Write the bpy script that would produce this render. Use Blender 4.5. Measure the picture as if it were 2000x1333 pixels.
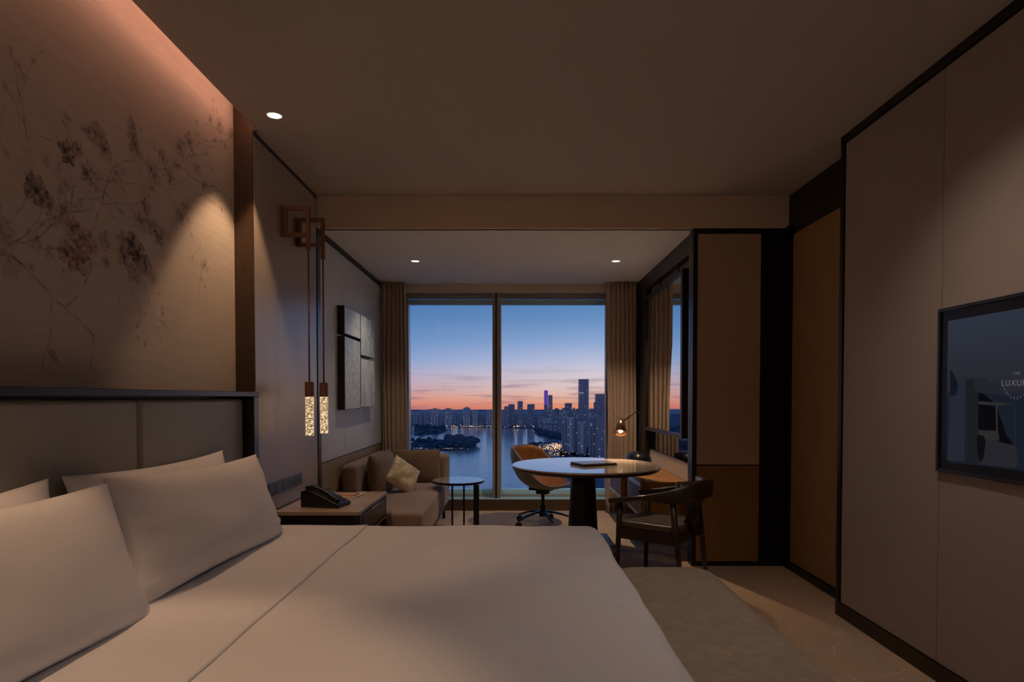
import bpy, bmesh, math, random
from mathutils import Vector, Matrix, noise
R = math.radians
random.seed(7)
for o in list(bpy.data.objects): bpy.data.objects.remove(o)
S = bpy.context.scene
COL = S.collection

# ------------------------------------------------------------------ camera
PITCH = R(1.3); F = 1200.0; H = 1.3
CX = 1003.0; CY = 777 + F * math.tan(PITCH)
cd = bpy.data.cameras.new('camera'); cam = bpy.data.objects.new('camera', cd); COL.objects.link(cam)
cam.location = (0, 0, H); cam.rotation_euler = (R(90) - PITCH, 0, 0)
cd.sensor_fit = 'HORIZONTAL'; cd.sensor_width = 36; cd.lens = 36 * F / 2000
cd.shift_x = (1000 - CX) / 2000; cd.shift_y = (CY - 666.5) / 2000
cd.clip_start = .05; cd.clip_end = 20000
S.camera = cam

# ------------------------------------------------------------------ view, world
S.view_settings.view_transform = 'Standard'; S.view_settings.look = 'None'
S.view_settings.gamma = 1; S.view_settings.use_curve_mapping = False
S.view_settings.exposure = 0.0
WORLD_STRENGTH = 1.0
COVE = 3.6
WARM = (1.0, .60, .33)
DOWNLIGHTS = [  # x, y, z of the ceiling, watts, half angle
    (-1.30, 3.376, 2.836, 38, 37), (-1.12, 1.12, 2.836, 62, 30),
    (-.929, 5.839, 2.592, 22, 52), (.968, 5.839, 2.592, 72, 52),
    (1.25, 2.32, 2.836, 38, 58), (.3, .5, 2.836, 9, 62), (-.9, -.6, 2.836, 5, 60), (1.3, -1.0, 2.836, 5, 50)]  # this row: unseen downlights added as fill for the room
SOFT = (1.0, .78, .62)
SEAT = (1.0, .74, .50)
FILL_LAMP = 7  # watts of the fill lamp added behind the camera

def srgb(r, g, b, a=1.0):
    f = lambda c: (c / 255 / 12.92) if c / 255 <= .04045 else ((c / 255 + .055) / 1.055) ** 2.4
    return (f(r), f(g), f(b), a)

w = bpy.data.worlds.new('dusk_sky'); S.world = w; w.use_nodes = True
nt = w.node_tree; nt.nodes.clear()
def N(nt, t, **k):
    n = nt.nodes.new(t)
    for a, b in k.items():
        if a.startswith('i_'): n.inputs[a[2:].replace('_', ' ')].default_value = b
        else: setattr(n, a, b)
    return n
def L(nt, a, b): nt.links.new(a, b)
tc = N(nt, 'ShaderNodeTexCoord'); sp = N(nt, 'ShaderNodeSeparateXYZ'); L(nt, tc.outputs['Generated'], sp.inputs[0])
def ramp(nt, stops, src, lo, hi):
    m = N(nt, 'ShaderNodeMapRange'); m.inputs['From Min'].default_value = lo; m.inputs['From Max'].default_value = hi
    L(nt, src, m.inputs['Value'])
    r = N(nt, 'ShaderNodeValToRGB'); L(nt, m.outputs[0], r.inputs[0])
    cr = r.color_ramp
    while len(cr.elements) > 1: cr.elements.remove(cr.elements[-1])
    for i, (p, c) in enumerate(stops):
        q = (p - lo) / (hi - lo)
        e = cr.elements[0] if i == 0 else cr.elements.new(q)
        e.position = q; e.color = c
    return r
ra = ramp(nt, [(-.2, srgb(60, 62, 88)), (-.05, srgb(120, 92, 112)), (-.026, srgb(176, 106, 112)), (-.014, srgb(216, 128, 112)), (.0, srgb(220, 156, 142)), (.015, srgb(206, 170, 176)),
               (.04, srgb(182, 176, 204)), (.06, srgb(148, 168, 210)), (.09, srgb(116, 150, 200)), (.125, srgb(92, 134, 186)), (.165, srgb(74, 118, 172)),
               (.3, srgb(66, 108, 162)), (.6, srgb(60, 100, 154))], sp.outputs[2], -.2, .6)
rb = ramp(nt, [(-.2, srgb(60, 62, 88)), (-.05, srgb(120, 92, 112)), (-.026, srgb(208, 116, 100)), (-.014, srgb(234, 148, 114)), (.0, srgb(236, 184, 162)), (.015, srgb(228, 200, 196)),
               (.04, srgb(214, 204, 216)), (.06, srgb(186, 192, 220)), (.09, srgb(142, 168, 212)), (.125, srgb(106, 146, 196)), (.165, srgb(80, 126, 180)),
               (.3, srgb(68, 110, 164)), (.6, srgb(60, 100, 154))], sp.outputs[2], -.2, .6)
mx = N(nt, 'ShaderNodeMapRange'); mx.inputs['From Min'].default_value = -.16; mx.inputs['From Max'].default_value = .12
L(nt, sp.outputs[0], mx.inputs['Value'])
mixs = N(nt, 'ShaderNodeMix', data_type='RGBA'); L(nt, mx.outputs[0], mixs.inputs[0]); L(nt, ra.outputs[0], mixs.inputs[6]); L(nt, rb.outputs[0], mixs.inputs[7])
# long thin cloud streaks low over the horizon
mp = N(nt, 'ShaderNodeMapping'); mp.inputs['Scale'].default_value = (9, 1, 115); mp.inputs['Rotation'].default_value = (0, R(-2), 0)
mp.inputs['Location'].default_value = (2.3, 0, 3.4); L(nt, tc.outputs['Generated'], mp.inputs[0])
nz = N(nt, 'ShaderNodeTexNoise'); nz.inputs['Scale'].default_value = 1.0; nz.inputs['Detail'].default_value = 4; nz.inputs['Roughness'].default_value = .5; L(nt, mp.outputs[0], nz.inputs[0])
cm = N(nt, 'ShaderNodeMapRange'); cm.inputs['From Min'].default_value = .50; cm.inputs['From Max'].default_value = .66; L(nt, nz.outputs[0], cm.inputs['Value'])
cz = ramp(nt, [(-.03, (0, 0, 0, 1)), (-.02, (.8, .8, .8, 1)), (.015, (.6, .6, .6, 1)), (.045, (.12, .12, .12, 1)), (.07, (0, 0, 0, 1))], sp.outputs[2], -.03, .07)
cmul = N(nt, 'ShaderNodeMath', operation='MULTIPLY'); L(nt, cm.outputs[0], cmul.inputs[0]); L(nt, cz.outputs[0], cmul.inputs[1])
mixc = N(nt, 'ShaderNodeMix', data_type='RGBA'); L(nt, cmul.outputs[0], mixc.inputs[0]); L(nt, mixs.outputs[2], mixc.inputs[6]); mixc.inputs[7].default_value = srgb(140, 112, 132)
bg = N(nt, 'ShaderNodeBackground'); L(nt, mixc.outputs[2], bg.inputs[0]); bg.inputs[1].default_value = WORLD_STRENGTH
wo = N(nt, 'ShaderNodeOutputWorld'); L(nt, bg.outputs[0], wo.inputs[0])

# ------------------------------------------------------------------ materials
MATS = {}
def mat(name, col, rough=.6, metal=0, spec=.5, bump=0, bscale=80, stretch=(1, 1, 1), var=0, vscale=4, emit=None, estr=0, coat=0, sheen=0):
    if name in MATS: return MATS[name]
    m = bpy.data.materials.new(name); m.use_nodes = True; t = m.node_tree
    b = t.nodes['Principled BSDF']
    b.inputs['Base Color'].default_value = col; b.inputs['Roughness'].default_value = rough
    b.inputs['Metallic'].default_value = metal; b.inputs['Specular IOR Level'].default_value = spec
    b.inputs['Coat Weight'].default_value = coat; b.inputs['Sheen Weight'].default_value = sheen
    if emit: b.inputs['Emission Color'].default_value = emit; b.inputs['Emission Strength'].default_value = estr
    c = N(t, 'ShaderNodeTexCoord'); mpp = N(t, 'ShaderNodeMapping'); mpp.inputs['Scale'].default_value = stretch; L(t, c.outputs['Object'], mpp.inputs[0])
    if bump:
        n = N(t, 'ShaderNodeTexNoise'); n.inputs['Scale'].default_value = bscale; n.inputs['Detail'].default_value = 3; L(t, mpp.outputs[0], n.inputs[0])
        bn = N(t, 'ShaderNodeBump'); bn.inputs['Strength'].default_value = bump; bn.inputs['Distance'].default_value = .01
        L(t, n.outputs[0], bn.inputs['Height']); L(t, bn.outputs[0], b.inputs['Normal'])
    if var:
        n = N(t, 'ShaderNodeTexNoise'); n.inputs['Scale'].default_value = vscale; n.inputs['Detail'].default_value = 5; L(t, mpp.outputs[0], n.inputs[0])
        r = N(t, 'ShaderNodeValToRGB'); L(t, n.outputs[0], r.inputs[0])
        r.color_ramp.elements[0].position = .3; r.color_ramp.elements[1].position = .7
        r.color_ramp.elements[0].color = tuple(max(0, x * (1 - var)) for x in col[:3]) + (1,)
        r.color_ramp.elements[1].color = tuple(min(1, x * (1 + var)) for x in col[:3]) + (1,)
        L(t, r.outputs[0], b.inputs['Base Color'])
    MATS[name] = m; return m
def emis(name, col, s):
    if name in MATS: return MATS[name]
    m = bpy.data.materials.new(name); m.use_nodes = True; t = m.node_tree; t.nodes.clear()
    e = N(t, 'ShaderNodeEmission'); e.inputs[0].default_value = col; e.inputs[1].default_value = s
    o = N(t, 'ShaderNodeOutputMaterial'); L(t, e.outputs[0], o.inputs[0]); MATS[name] = m; return m

M_ceil = mat('ceiling_paint_dimmed', (.52, .475, .43, 1), .9, spec=.2)  # same paint as the low ceiling, darkened against bounced light
M_ceil2 = mat('ceiling_paint_lit', (.80, .80, .78, 1), .8, spec=.3)  # same ceiling paint, lightened to stand for window light
M_paper = mat('silk_wallpaper', (.62, .55, .50, 1), .7, spec=.3, bump=.25, bscale=60, stretch=(1, .6, 9), var=.05, vscale=5)
M_veneer = mat('satin_wood_veneer', (.46, .40, .36, 1), .28, spec=.8, bump=.05, bscale=25, stretch=(6, 6, .5), var=.08, vscale=6)
M_lacq = mat('return_wood', (.06, .035, .018, 1), .5, var=.1, vscale=8, stretch=(8, 8, .6))
M_fab = mat('wall_fabric', (.72, .76, .78, 1), .42, spec=.7, bump=.15, bscale=260)
M_wain = mat('olive_brown_veneer', (.36, .28, .16, 1), .5, var=.08, vscale=5)
M_dark = mat('black_brown_lacquer', (.012, .010, .011, 1), .38, spec=.45)
M_darkblue = mat('black_lacquer_edge', (.02, .02, .024, 1), .3, spec=.6)
M_ward = mat('wardrobe_fabric', (.60, .43, .30, 1), .8, bump=.12, bscale=240, spec=.25)
M_wardlow = mat('brown_wood_panel', (.33, .17, .07, 1), .6, var=.1, vscale=4, stretch=(6, 6, .5), spec=.3)
M_door = mat('brown_leather_panel', (.42, .25, .12, 1), .6, var=.06, spec=.3)
M_cab = mat('cabinet_fabric', (.40, .34, .30, 1), .8, bump=.1, bscale=240, spec=.25)
M_linen = mat('white_bed_linen', (.78, .79, .86, 1), .85, spec=.2, bump=.04, bscale=500, sheen=.1)
M_bench = mat('taupe_velvet', (.37, .31, .24, 1), .85, spec=.2, var=.13, vscale=22, bump=.3, bscale=260, sheen=.25)
M_leather = mat('headboard_leather', (.40, .40, .35, 1), .42, spec=.5, bump=.05, bscale=200, var=.05)
M_marble = mat('beige_marble', (.55, .43, .30, 1), .22, var=.14, vscale=9, stretch=(1, .5, 1), spec=.6)
M_tabtop = mat('honed_pale_stone', (.80, .68, .57, 1), .09, var=.10, vscale=8, stretch=(1, 3, 1), spec=.85, coat=1)
M_sidetop = mat('pale_side_stone', (.55, .52, .50, 1), .08, spec=1, coat=1, var=.04)
for _m in (M_tabtop, M_sidetop): _m.node_tree.nodes['Principled BSDF'].inputs['Coat IOR'].default_value = 2.0
M_sofa = mat('brown_sofa_fabric', (.34, .25, .21, 1), .8, bump=.2, bscale=300, sheen=.3, spec=.25)
M_cush = mat('brown_cushion_fabric', (.21, .135, .085, 1), .75, bump=.15, bscale=250, sheen=.3, spec=.3)
M_gold = mat('gold_silk', (.80, .66, .46, 1), .4, metal=.0, var=.2, vscale=14, bump=.3, bscale=30)
M_curt = mat('curtain_fabric', (.50, .385, .30, 1), .85, bump=.05, bscale=200, stretch=(4, 4, 1), sheen=.1, spec=.15)
M_alum = mat('bronze_grey_aluminium', (.34, .31, .29, 1), .4, metal=.1)
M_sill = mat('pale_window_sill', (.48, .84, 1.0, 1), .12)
M_copper = mat('brushed_copper', (.22, .12, .075, 1), .42, metal=.6)
M_chrome = mat('chrome', (.6, .6, .62, 1), .18, metal=1)
M_blackm = mat('black_metal', (.012, .012, .014, 1), .35, metal=.3)
M_blackp = mat('black_plastic', (.012, .013, .016, 1), .32)
M_rubber = mat('black_rubber', (.01, .01, .01, 1), .7)
M_wooddk = mat('dark_walnut', (.040, .024, .017, 1), .33, var=.15, vscale=12, stretch=(1, 1, 6))
M_olive = mat('olive_leather', (.105, .075, .038, 1), .32, spec=.6, bump=.06, bscale=90)
M_tan = mat('tan_leather', (.22, .085, .028, 1), .30, spec=.6)
M_shell = mat('grey_chair_shell', (.16, .15, .14, 1), .38)
M_orange = mat('amber_wood', (.42, .19, .06, 1), .4, var=.12, vscale=6, stretch=(1, 6, 1))
M_red = mat('red_brown_leather', (.09, .022, .008, 1), .5)
M_brass = mat('pale_metal_edge', (.55, .45, .36, 1), .35, metal=.6)
M_niche = mat('niche_panel', (.55, .45, .34, 1), .55)
M_gloss = mat('dark_gloss_panel', (.012, .008, .006, 1), .05, spec=1.0, coat=1)
M_mirror = mat('mirror_silver', (.86, .88, .88, 1), .015, metal=1)
M_switch = mat('slate_switch', (.10, .14, .17, 1), .35, metal=.3)
M_paperw = mat('white_paper', (.72, .68, .66, 1), .8)
M_paperg = mat('yellow_card', (.70, .48, .12, 1), .7)
M_pink = mat('pink_card', (.62, .36, .36, 1), .7)
M_walls = mat('beige_wall', (.42, .34, .27, 1), .85)
M_base = mat('dark_baseboard', (.028, .016, .010, 1), .45)
M_woodsill = mat('brown_wood_kickboard', (.085, .048, .026, 1), .5)

# glass: thin clear pane
def glass(name, gl=.06, tint=(1, 1, 1, 1)):
    m = bpy.data.materials.new(name); m.use_nodes = True; t = m.node_tree; t.nodes.clear()
    a = N(t, 'ShaderNodeBsdfTransparent'); a.inputs[0].default_value = tint
    g = N(t, 'ShaderNodeBsdfGlossy'); g.inputs['Roughness'].default_value = .02
    x = N(t, 'ShaderNodeMixShader'); x.inputs[0].default_value = gl
    L(t, a.outputs[0], x.inputs[1]); L(t, g.outputs[0], x.inputs[2])
    o = N(t, 'ShaderNodeOutputMaterial'); L(t, x.outputs[0], o.inputs[0]); return m
M_glass = glass('window_glass', .012, (.985, .99, .99, 1))

# ------------------------------------------------------------------ mesh helpers
class MB:
    def __init__(s): s.v = []; s.f = []; s.m = []; s.cm = 0
    def add(s, vs, fs):
        n = len(s.v); s.v += [tuple(v) for v in vs]
        for f in fs: s.f.append(tuple(i + n for i in f)); s.m.append(s.cm)
        return s
    def box(s, x0, x1, y0, y1, z0, z1):
        if x0 > x1: x0, x1 = x1, x0
        if y0 > y1: y0, y1 = y1, y0
        if z0 > z1: z0, z1 = z1, z0
        return s.add([(x0, y0, z0), (x1, y0, z0), (x1, y1, z0), (x0, y1, z0), (x0, y0, z1), (x1, y0, z1), (x1, y1, z1), (x0, y1, z1)],
              [(0, 3, 2, 1), (4, 5, 6, 7), (0, 1, 5, 4), (1, 2, 6, 5), (2, 3, 7, 6), (3, 0, 4, 7)])
    def lathe(s, prof, c=(0, 0, 0), seg=32, cap=True, sx=1, sy=1):
        vs = []; fs = []
        for r, z in prof:
            for k in range(seg):
                a = 2 * math.pi * k / seg; vs.append((c[0] + r * math.cos(a) * sx, c[1] + r * math.sin(a) * sy, c[2] + z))
        for i in range(len(prof) - 1):
            for k in range(seg):
                k2 = (k + 1) % seg; fs.append((i * seg + k, i * seg + k2, (i + 1) * seg + k2, (i + 1) * seg + k))
        if cap:
            fs.append(tuple(range(seg))[::-1]); fs.append(tuple((len(prof) - 1) * seg + k for k in range(seg)))
        return s.add(vs, fs)
    def sweep(s, pts, prof, cap=True):
        """pts: list of Vector; prof(i, t) -> list of (side, up) offsets; frame is horizontal side + up"""
        n = len(pts); rings = []
        for i, p in enumerate(pts):
            p = Vector(p); a = Vector(pts[max(0, i - 1)]); b = Vector(pts[min(n - 1, i + 1)])
            d = (b - a).normalized()
            ref = Vector((0, 0, 1)) if abs(d.z) < .95 else Vector((0, 1, 0))
            side = d.cross(ref).normalized(); up = side.cross(d).normalized()
            rings.append([p + side * u + up * v for u, v in prof(i / (n - 1))])
        m = len(rings[0]); vs = [q for r in rings for q in r]; fs = []
        for i in range(n - 1):
            for k in range(m):
                k2 = (k + 1) % m; fs.append((i * m + k, i * m + k2, (i + 1) * m + k2, (i + 1) * m + k))
        if cap: fs.append(tuple(range(m))[::-1]); fs.append(tuple((n - 1) * m + k for k in range(m)))
        return s.add(vs, fs)
    def tube(s, pts, r, seg=12):
        f = r if callable(r) else (lambda t: r)
        return s.sweep(pts, lambda t: [(f(t) * math.cos(2 * math.pi * k / seg), f(t) * math.sin(2 * math.pi * k / seg)) for k in range(seg)])
    def sphere(s, c, r, seg=14, sz=1.0):
        prof = [(max(.0005, r * math.sin(math.pi * i / 8)), -r * sz * math.cos(math.pi * i / 8)) for i in range(9)]
        return s.lathe(prof, c, seg)
    def build(s, name, m, parent=None, smooth=False, bevel=0, seg=2, sub=0, solid=0):
        me = bpy.data.meshes.new(name); me.from_pydata(s.v, [], s.f); me.update()
        mats = m if isinstance(m, (list, tuple)) else [m]
        for q in mats: me.materials.append(q)
        for p, i in zip(me.polygons, s.m): p.material_index = i
        b = bmesh.new(); b.from_mesh(me); bmesh.ops.recalc_face_normals(b, faces=b.faces); b.to_mesh(me); b.free()
        o = bpy.data.objects.new(name, me); COL.objects.link(o)
        if parent: o.parent = parent
        if smooth:
            for p in me.polygons: p.use_smooth = True
        if solid: k = o.modifiers.new('s', 'SOLIDIFY'); k.thickness = solid; k.offset = 0
        if bevel:
            k = o.modifiers.new('b', 'BEVEL'); k.width = bevel; k.segments = seg; k.limit_method = 'ANGLE'; k.angle_limit = R(40)
            for p in me.polygons: p.use_smooth = True
            k.harden_normals = True
        if sub: k = o.modifiers.new('u', 'SUBSURF'); k.levels = sub; k.render_levels = sub
        return o
def tag(o, label=None, cat=None, group=None, kind=None):
    if label: o['label'] = label
    if cat: o['category'] = cat
    if group: o['group'] = group
    if kind: o['kind'] = kind
    return o
def empty(name, loc, label, cat, rz=0, group=None):
    o = bpy.data.objects.new(name, None); COL.objects.link(o); o.location = loc; o.rotation_euler = (0, 0, rz); o.empty_display_size = .1
    return tag(o, label, cat, group)
def struct(o, label=None): o['kind'] = 'structure'; 
def B(*a): return MB().box(*a)
def copy_tree(o, parent=None):
    c = o.copy(); COL.objects.link(c)
    if parent: c.parent = parent
    for ch in list(o.children): copy_tree(ch, c)
    return c
def ray(px, py):
    a = (px - CX) / F; b = (CY - py) / F
    return Vector((a, math.cos(PITCH) + b * math.sin(PITCH), -math.sin(PITCH) + b * math.cos(PITCH)))
def onX(px, py, X): d = ray(px, py); t = X / d.x; return Vector((X, t * d.y, H + t * d.z))
def atY(px, py, Y): d = ray(px, py); t = Y / d.y; return Vector((t * d.x, Y, H + t * d.z))

ZC, ZL, YB, YW = 2.836, 2.592, 4.715, 7.05     # high ceiling, low ceiling, beam, window plane
XM, XW = -1.612, -1.50                          # mural plane, left panel plane
YR0, YR1 = .56, 3.575                          # mural recess

# ------------------------------------------------------------------ room shell
# floor : carpet with painterly pattern and thin pale twig lines
def carpet():
    m = bpy.data.materials.new('patterned_carpet'); m.use_nodes = True; t = m.node_tree; b = t.nodes['Principled BSDF']
    b.inputs['Roughness'].default_value = .95; b.inputs['Specular IOR Level'].default_value = .15; b.inputs['Sheen Weight'].default_value = .2
    c = N(t, 'ShaderNodeTexCoord')
    n1 = N(t, 'ShaderNodeTexNoise'); n1.inputs['Scale'].default_value = 1.3; n1.inputs['Detail'].default_value = 5; n1.inputs['Distortion'].default_value = 1.4; L(t, c.outputs['Object'], n1.inputs[0])
    r = N(t, 'ShaderNodeValToRGB'); L(t, n1.outputs[0], r.inputs[0]); cr = r.color_ramp
    cr.elements[0].position = .35; cr.elements[0].color = (.56, .44, .34, 1)
    cr.elements[1].position = .68; cr.elements[1].color = (.70, .50, .28, 1)
    e = cr.elements.new(.5); e.color = (.62, .43, .29, 1)
    # twigs: warped voronoi edges, broken up by noise
    wn = N(t, 'ShaderNodeTexNoise'); wn.inputs['Scale'].default_value = 9; wn.inputs['Detail'].default_value = 6; L(t, c.outputs['Object'], wn.inputs[0])
    ad = N(t, 'ShaderNodeVectorMath', operation='MULTIPLY_ADD'); L(t, wn.outputs['Color'], ad.inputs[0]); ad.inputs[1].default_value = (.16, .16, 0); L(t, c.outputs['Object'], ad.inputs[2])
    mp = N(t, 'ShaderNodeMapping'); mp.inputs['Rotation'].default_value = (0, 0, R(28)); mp.inputs['Scale'].default_value = (5.2, 1.9, 1); L(t, ad.outputs[0], mp.inputs[0])
    vo = N(t, 'ShaderNodeTexVoronoi', feature='DISTANCE_TO_EDGE'); vo.inputs['Scale'].default_value = 1.25; vo.voronoi_dimensions = '2D'; L(t, mp.outputs[0], vo.inputs[0])
    mr = N(t, 'ShaderNodeMapRange'); mr.inputs['From Min'].default_value = .026; mr.inputs['From Max'].default_value = .006; L(t, vo.outputs[0], mr.inputs['Value'])
    n2 = N(t, 'ShaderNodeTexNoise'); n2.inputs['Scale'].default_value = 3.1; L(t, c.outputs['Object'], n2.inputs[0])
    mr2 = N(t, 'ShaderNodeMapRange'); mr2.inputs['From Min'].default_value = .40; mr2.inputs['From Max'].default_value = .50; L(t, n2.outputs[0], mr2.inputs['Value'])
    mu = N(t, 'ShaderNodeMath', operation='MULTIPLY'); L(t, mr.outputs[0], mu.inputs[0]); L(t, mr2.outputs[0], mu.inputs[1])
    mu2 = N(t, 'ShaderNodeMath', operation='MULTIPLY'); L(t, mu.outputs[0], mu2.inputs[0]); mu2.inputs[1].default_value = .5
    mixn = N(t, 'ShaderNodeMix', data_type='RGBA'); L(t, mu2.outputs[0], mixn.inputs[0]); L(t, r.outputs[0], mixn.inputs[6]); mixn.inputs[7].default_value = (.85, .70, .54, 1)
    # long dark brush strokes
    mp3 = N(t, 'ShaderNodeMapping'); mp3.inputs['Rotation'].default_value = (0, 0, R(-17)); mp3.inputs['Scale'].default_value = (5, .8, 1); L(t, c.outputs['Object'], mp3.inputs[0])
    n3 = N(t, 'ShaderNodeTexNoise'); n3.inputs['Scale'].default_value = 1.7; n3.inputs['Detail'].default_value = 2; L(t, mp3.outputs[0], n3.inputs[0])
    mr3 = N(t, 'ShaderNodeMapRange'); mr3.inputs['From Min'].default_value = .64; mr3.inputs['From Max'].default_value = .68; mr3.inputs['To Max'].default_value = .45; L(t, n3.outputs[0], mr3.inputs['Value'])
    mix3 = N(t, 'ShaderNodeMix', data_type='RGBA'); L(t, mr3.outputs[0], mix3.inputs[0]); L(t, mixn.outputs[2], mix3.inputs[6]); mix3.inputs[7].default_value = (.24, .16, .10, 1)
    L(t, mix3.outputs[2], b.inputs['Base Color'])
    n4 = N(t, 'ShaderNodeTexNoise'); n4.inputs['Scale'].default_value = 350; L(t, c.outputs['Object'], n4.inputs[0])
    bn = N(t, 'ShaderNodeBump'); bn.inputs['Strength'].default_value = .5; bn.inputs['Distance'].default_value = .004; L(t, n4.outputs[0], bn.inputs['Height']); L(t, bn.outputs[0], b.inputs['Normal'])
    return m
struct(B(-1.75, 2.25, -2.1, 7.3, -.2, 0).build('floor', carpet()))
# ceilings
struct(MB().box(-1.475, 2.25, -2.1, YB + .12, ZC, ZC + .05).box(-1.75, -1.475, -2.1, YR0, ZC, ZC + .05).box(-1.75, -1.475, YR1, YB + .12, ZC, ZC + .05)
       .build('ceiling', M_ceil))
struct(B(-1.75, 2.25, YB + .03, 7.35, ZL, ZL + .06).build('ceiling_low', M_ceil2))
struct(B(-1.75, 2.25, YB, YB + .06, ZL, ZC + .01).build('trim_1', mat('beam_fabric', (.80, .66, .52, 1), .8, bump=.1, bscale=200)))
tr = bpy.data.objects['trim_1']
# cove light slot over the mural
struct(MB().box(-1.75, -1.44, YR0, YR1, ZC + .17, ZC + .20).box(-1.475, -1.46, YR0, YR1, ZC + .05, ZC + .17).box(-1.75, -1.44, YR0 - .05, YR0, ZC + .04, ZC + .2).box(-1.75, -1.44, YR1 + .02, YR1 + .05, ZC + .04, ZC + .2).build('ceiling_cove', M_ceil))
cv = B(-1.53, -1.485, YR0 + .02, YR1 - .02, ZC + .075, ZC + .10).build('cove_light_strip', emis('cove_glow', (1.0, .46, .30, 1), COVE))
tag(cv, 'peach light strip hidden in the ceiling slot above the blossom mural', 'light strip')
# left wall
struct(B(-1.75, XM, YR0 - .02, YR1 + .02, 0, ZC + .18).build('wall_left', M_paper))
wl = bpy.data.objects['wall_left']
struct(MB().box(-1.75, XW - .004, YR1, YB + .06, 0, ZC).box(-1.75, XW - .004, -2.1, YR0, 0, ZC).build('wall_left_panel', M_lacq))
wlp = bpy.data.objects['wall_left_panel']
MB().box(-1.75, -1.502, YR1 - .006, YR1 + .02, 0, ZC + .19).box(-1.502, -1.475, YR1 - .006, YR1 + .02, ZC, ZC + .19).build('return_panel', M_lacq, wlp)
MB().box(XW - .012, XW, YR1 + .004, 4.70, .10, 2.815).build('veneer_panel', M_veneer, wlp, bevel=.002)
MB().box(XW - .012, XW, -2.05, YR0 - .004, .10, 2.815).build('veneer_panel', M_veneer, wlp)
struct(MB().box(XW - .02, XW + .006, 4.705, 4.775, 0, ZL).box(XW - .02, XW + .004, YR1, YB, 2.815, ZC).build('trim_2', M_darkblue))
# seating-area left wall
struct(B(-1.75, XW - .015, YB + .06, YW + .25, 0, ZL).build('wall_left_alcove', M_dark))
wla = bpy.data.objects['wall_left_alcove']
ys = [4.778, 5.45, 6.14, 6.98]
for a, b_ in zip(ys[:-1], ys[1:]):
    B(XW - .015, XW, a + .002, b_ - .002, .79, 2.55).build('fabric_panel', M_fab, wla, bevel=.002)
B(XW - .015, XW + .002, 4.778, 6.98, .085, .782).build('wainscot_panel', M_wain, wla)
struct(MB().box(XW - .02, XW + .012, 4.775, 6.98, 2.555, ZL).build('trim_3', M_dark))
struct(MB().box(XW - .02, XW + .008, YR1 + .01, 6.98, 0, .085).build('baseboard_left', M_base))
# right wall, wardrobes near the camera
struct(B(1.955, 2.25, -2.1, 3.66, 0, ZC).build('wall_right', M_dark))
wr = bpy.data.objects['wall_right']
pj = [-1.9, -1.0, -.1, .85, 1.82, 2.80, 3.625]
for a, b_ in zip(pj[:-1], pj[1:]):
    B(1.943, 1.956, a + .002, b_ - .002, .085, 2.785).build('wall_panel', M_cab, wr, bevel=.0025)
struct(MB().box(1.935, 1.96, -2.1, 3.665, 2.79, ZC).box(1.935, 1.96, 3.63, 3.665, 0, ZC).build('trim_4', M_dark))
struct(B(1.933, 1.96, -2.1, 3.665, 0, .08).build('baseboard_right', M_base))
# set-back brown panel between wardrobes and beam
struct(B(2.10, 2.25, 3.66, YB + .06, 0, ZC).build('wall_right_recess', M_dark))
wrr = bpy.data.objects['wall_right_recess']
B(2.09, 2.101, 3.70, 4.62, .06, 2.52).build('wall_panel', M_door, wrr, bevel=.003)
struct(MB().box(2.078, 2.10, 3.67, 4.715, 0, .055).box(2.078, 2.10, 4.63, 4.72, 0, 2.6).build('trim_5', M_dark))
# back wall
struct(B(-1.75, 2.25, -2.2, -2.1, 0, ZC).build('wall_back', M_walls))
# wall closing to the right of the beam and behind the wardrobe block
struct(B(1.47, 2.25, YB + .10, YW + .25, 0, ZL).build('wall_right_alcove', M_niche))
wra = bpy.data.objects['wall_right_alcove']
B(1.455, 1.471, 4.90, 6.50, 1.0, 2.44).build('fabric_panel', mat('niche_fabric', (.38, .28, .19, 1), .8), wra)
B(1.452, 1.471, 4.90, 6.50, .76, 1.0).build('gloss_panel', M_gloss, wra)
B(1.445, 1.471, 4.90, 6.50, .60, .755).build('backsplash_panel', mat('backsplash_tan', (.75, .64, .50, 1), .5), wra, bevel=.003)
struct(MB().box(1.395, 1.472, YB + .02, 6.98, 2.44, ZL).box(1.395, 1.472, 6.50, 6.98, 0, 2.44).build('trim_6', M_dark))
struct(MB().box(1.388, 1.472, YB + .05, 4.885, 0, 2.58).build('trim_7', M_darkblue))
# front (window) wall
struct(MB().box(-1.75, -1.30, YW, YW + .25, 0, ZL).box(1.14, 2.25, YW, YW + .25, 0, ZL).box(-1.30, 1.14, YW, YW + .25, 0, .13).box(-1.30, 1.14, YW, YW + .25, 2.50, ZL).build('wall_window', M_walls))
struct(B(-1.5, 1.45, YW - .02, YW, 0, .125).build('baseboard_window', M_woodsill))
struct(B(-1.22, 1.06, YW - .05, YW, 2.496, ZL).build('trim_8', mat('pelmet_paint', (.62, .52, .42, 1), .8)))
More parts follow.
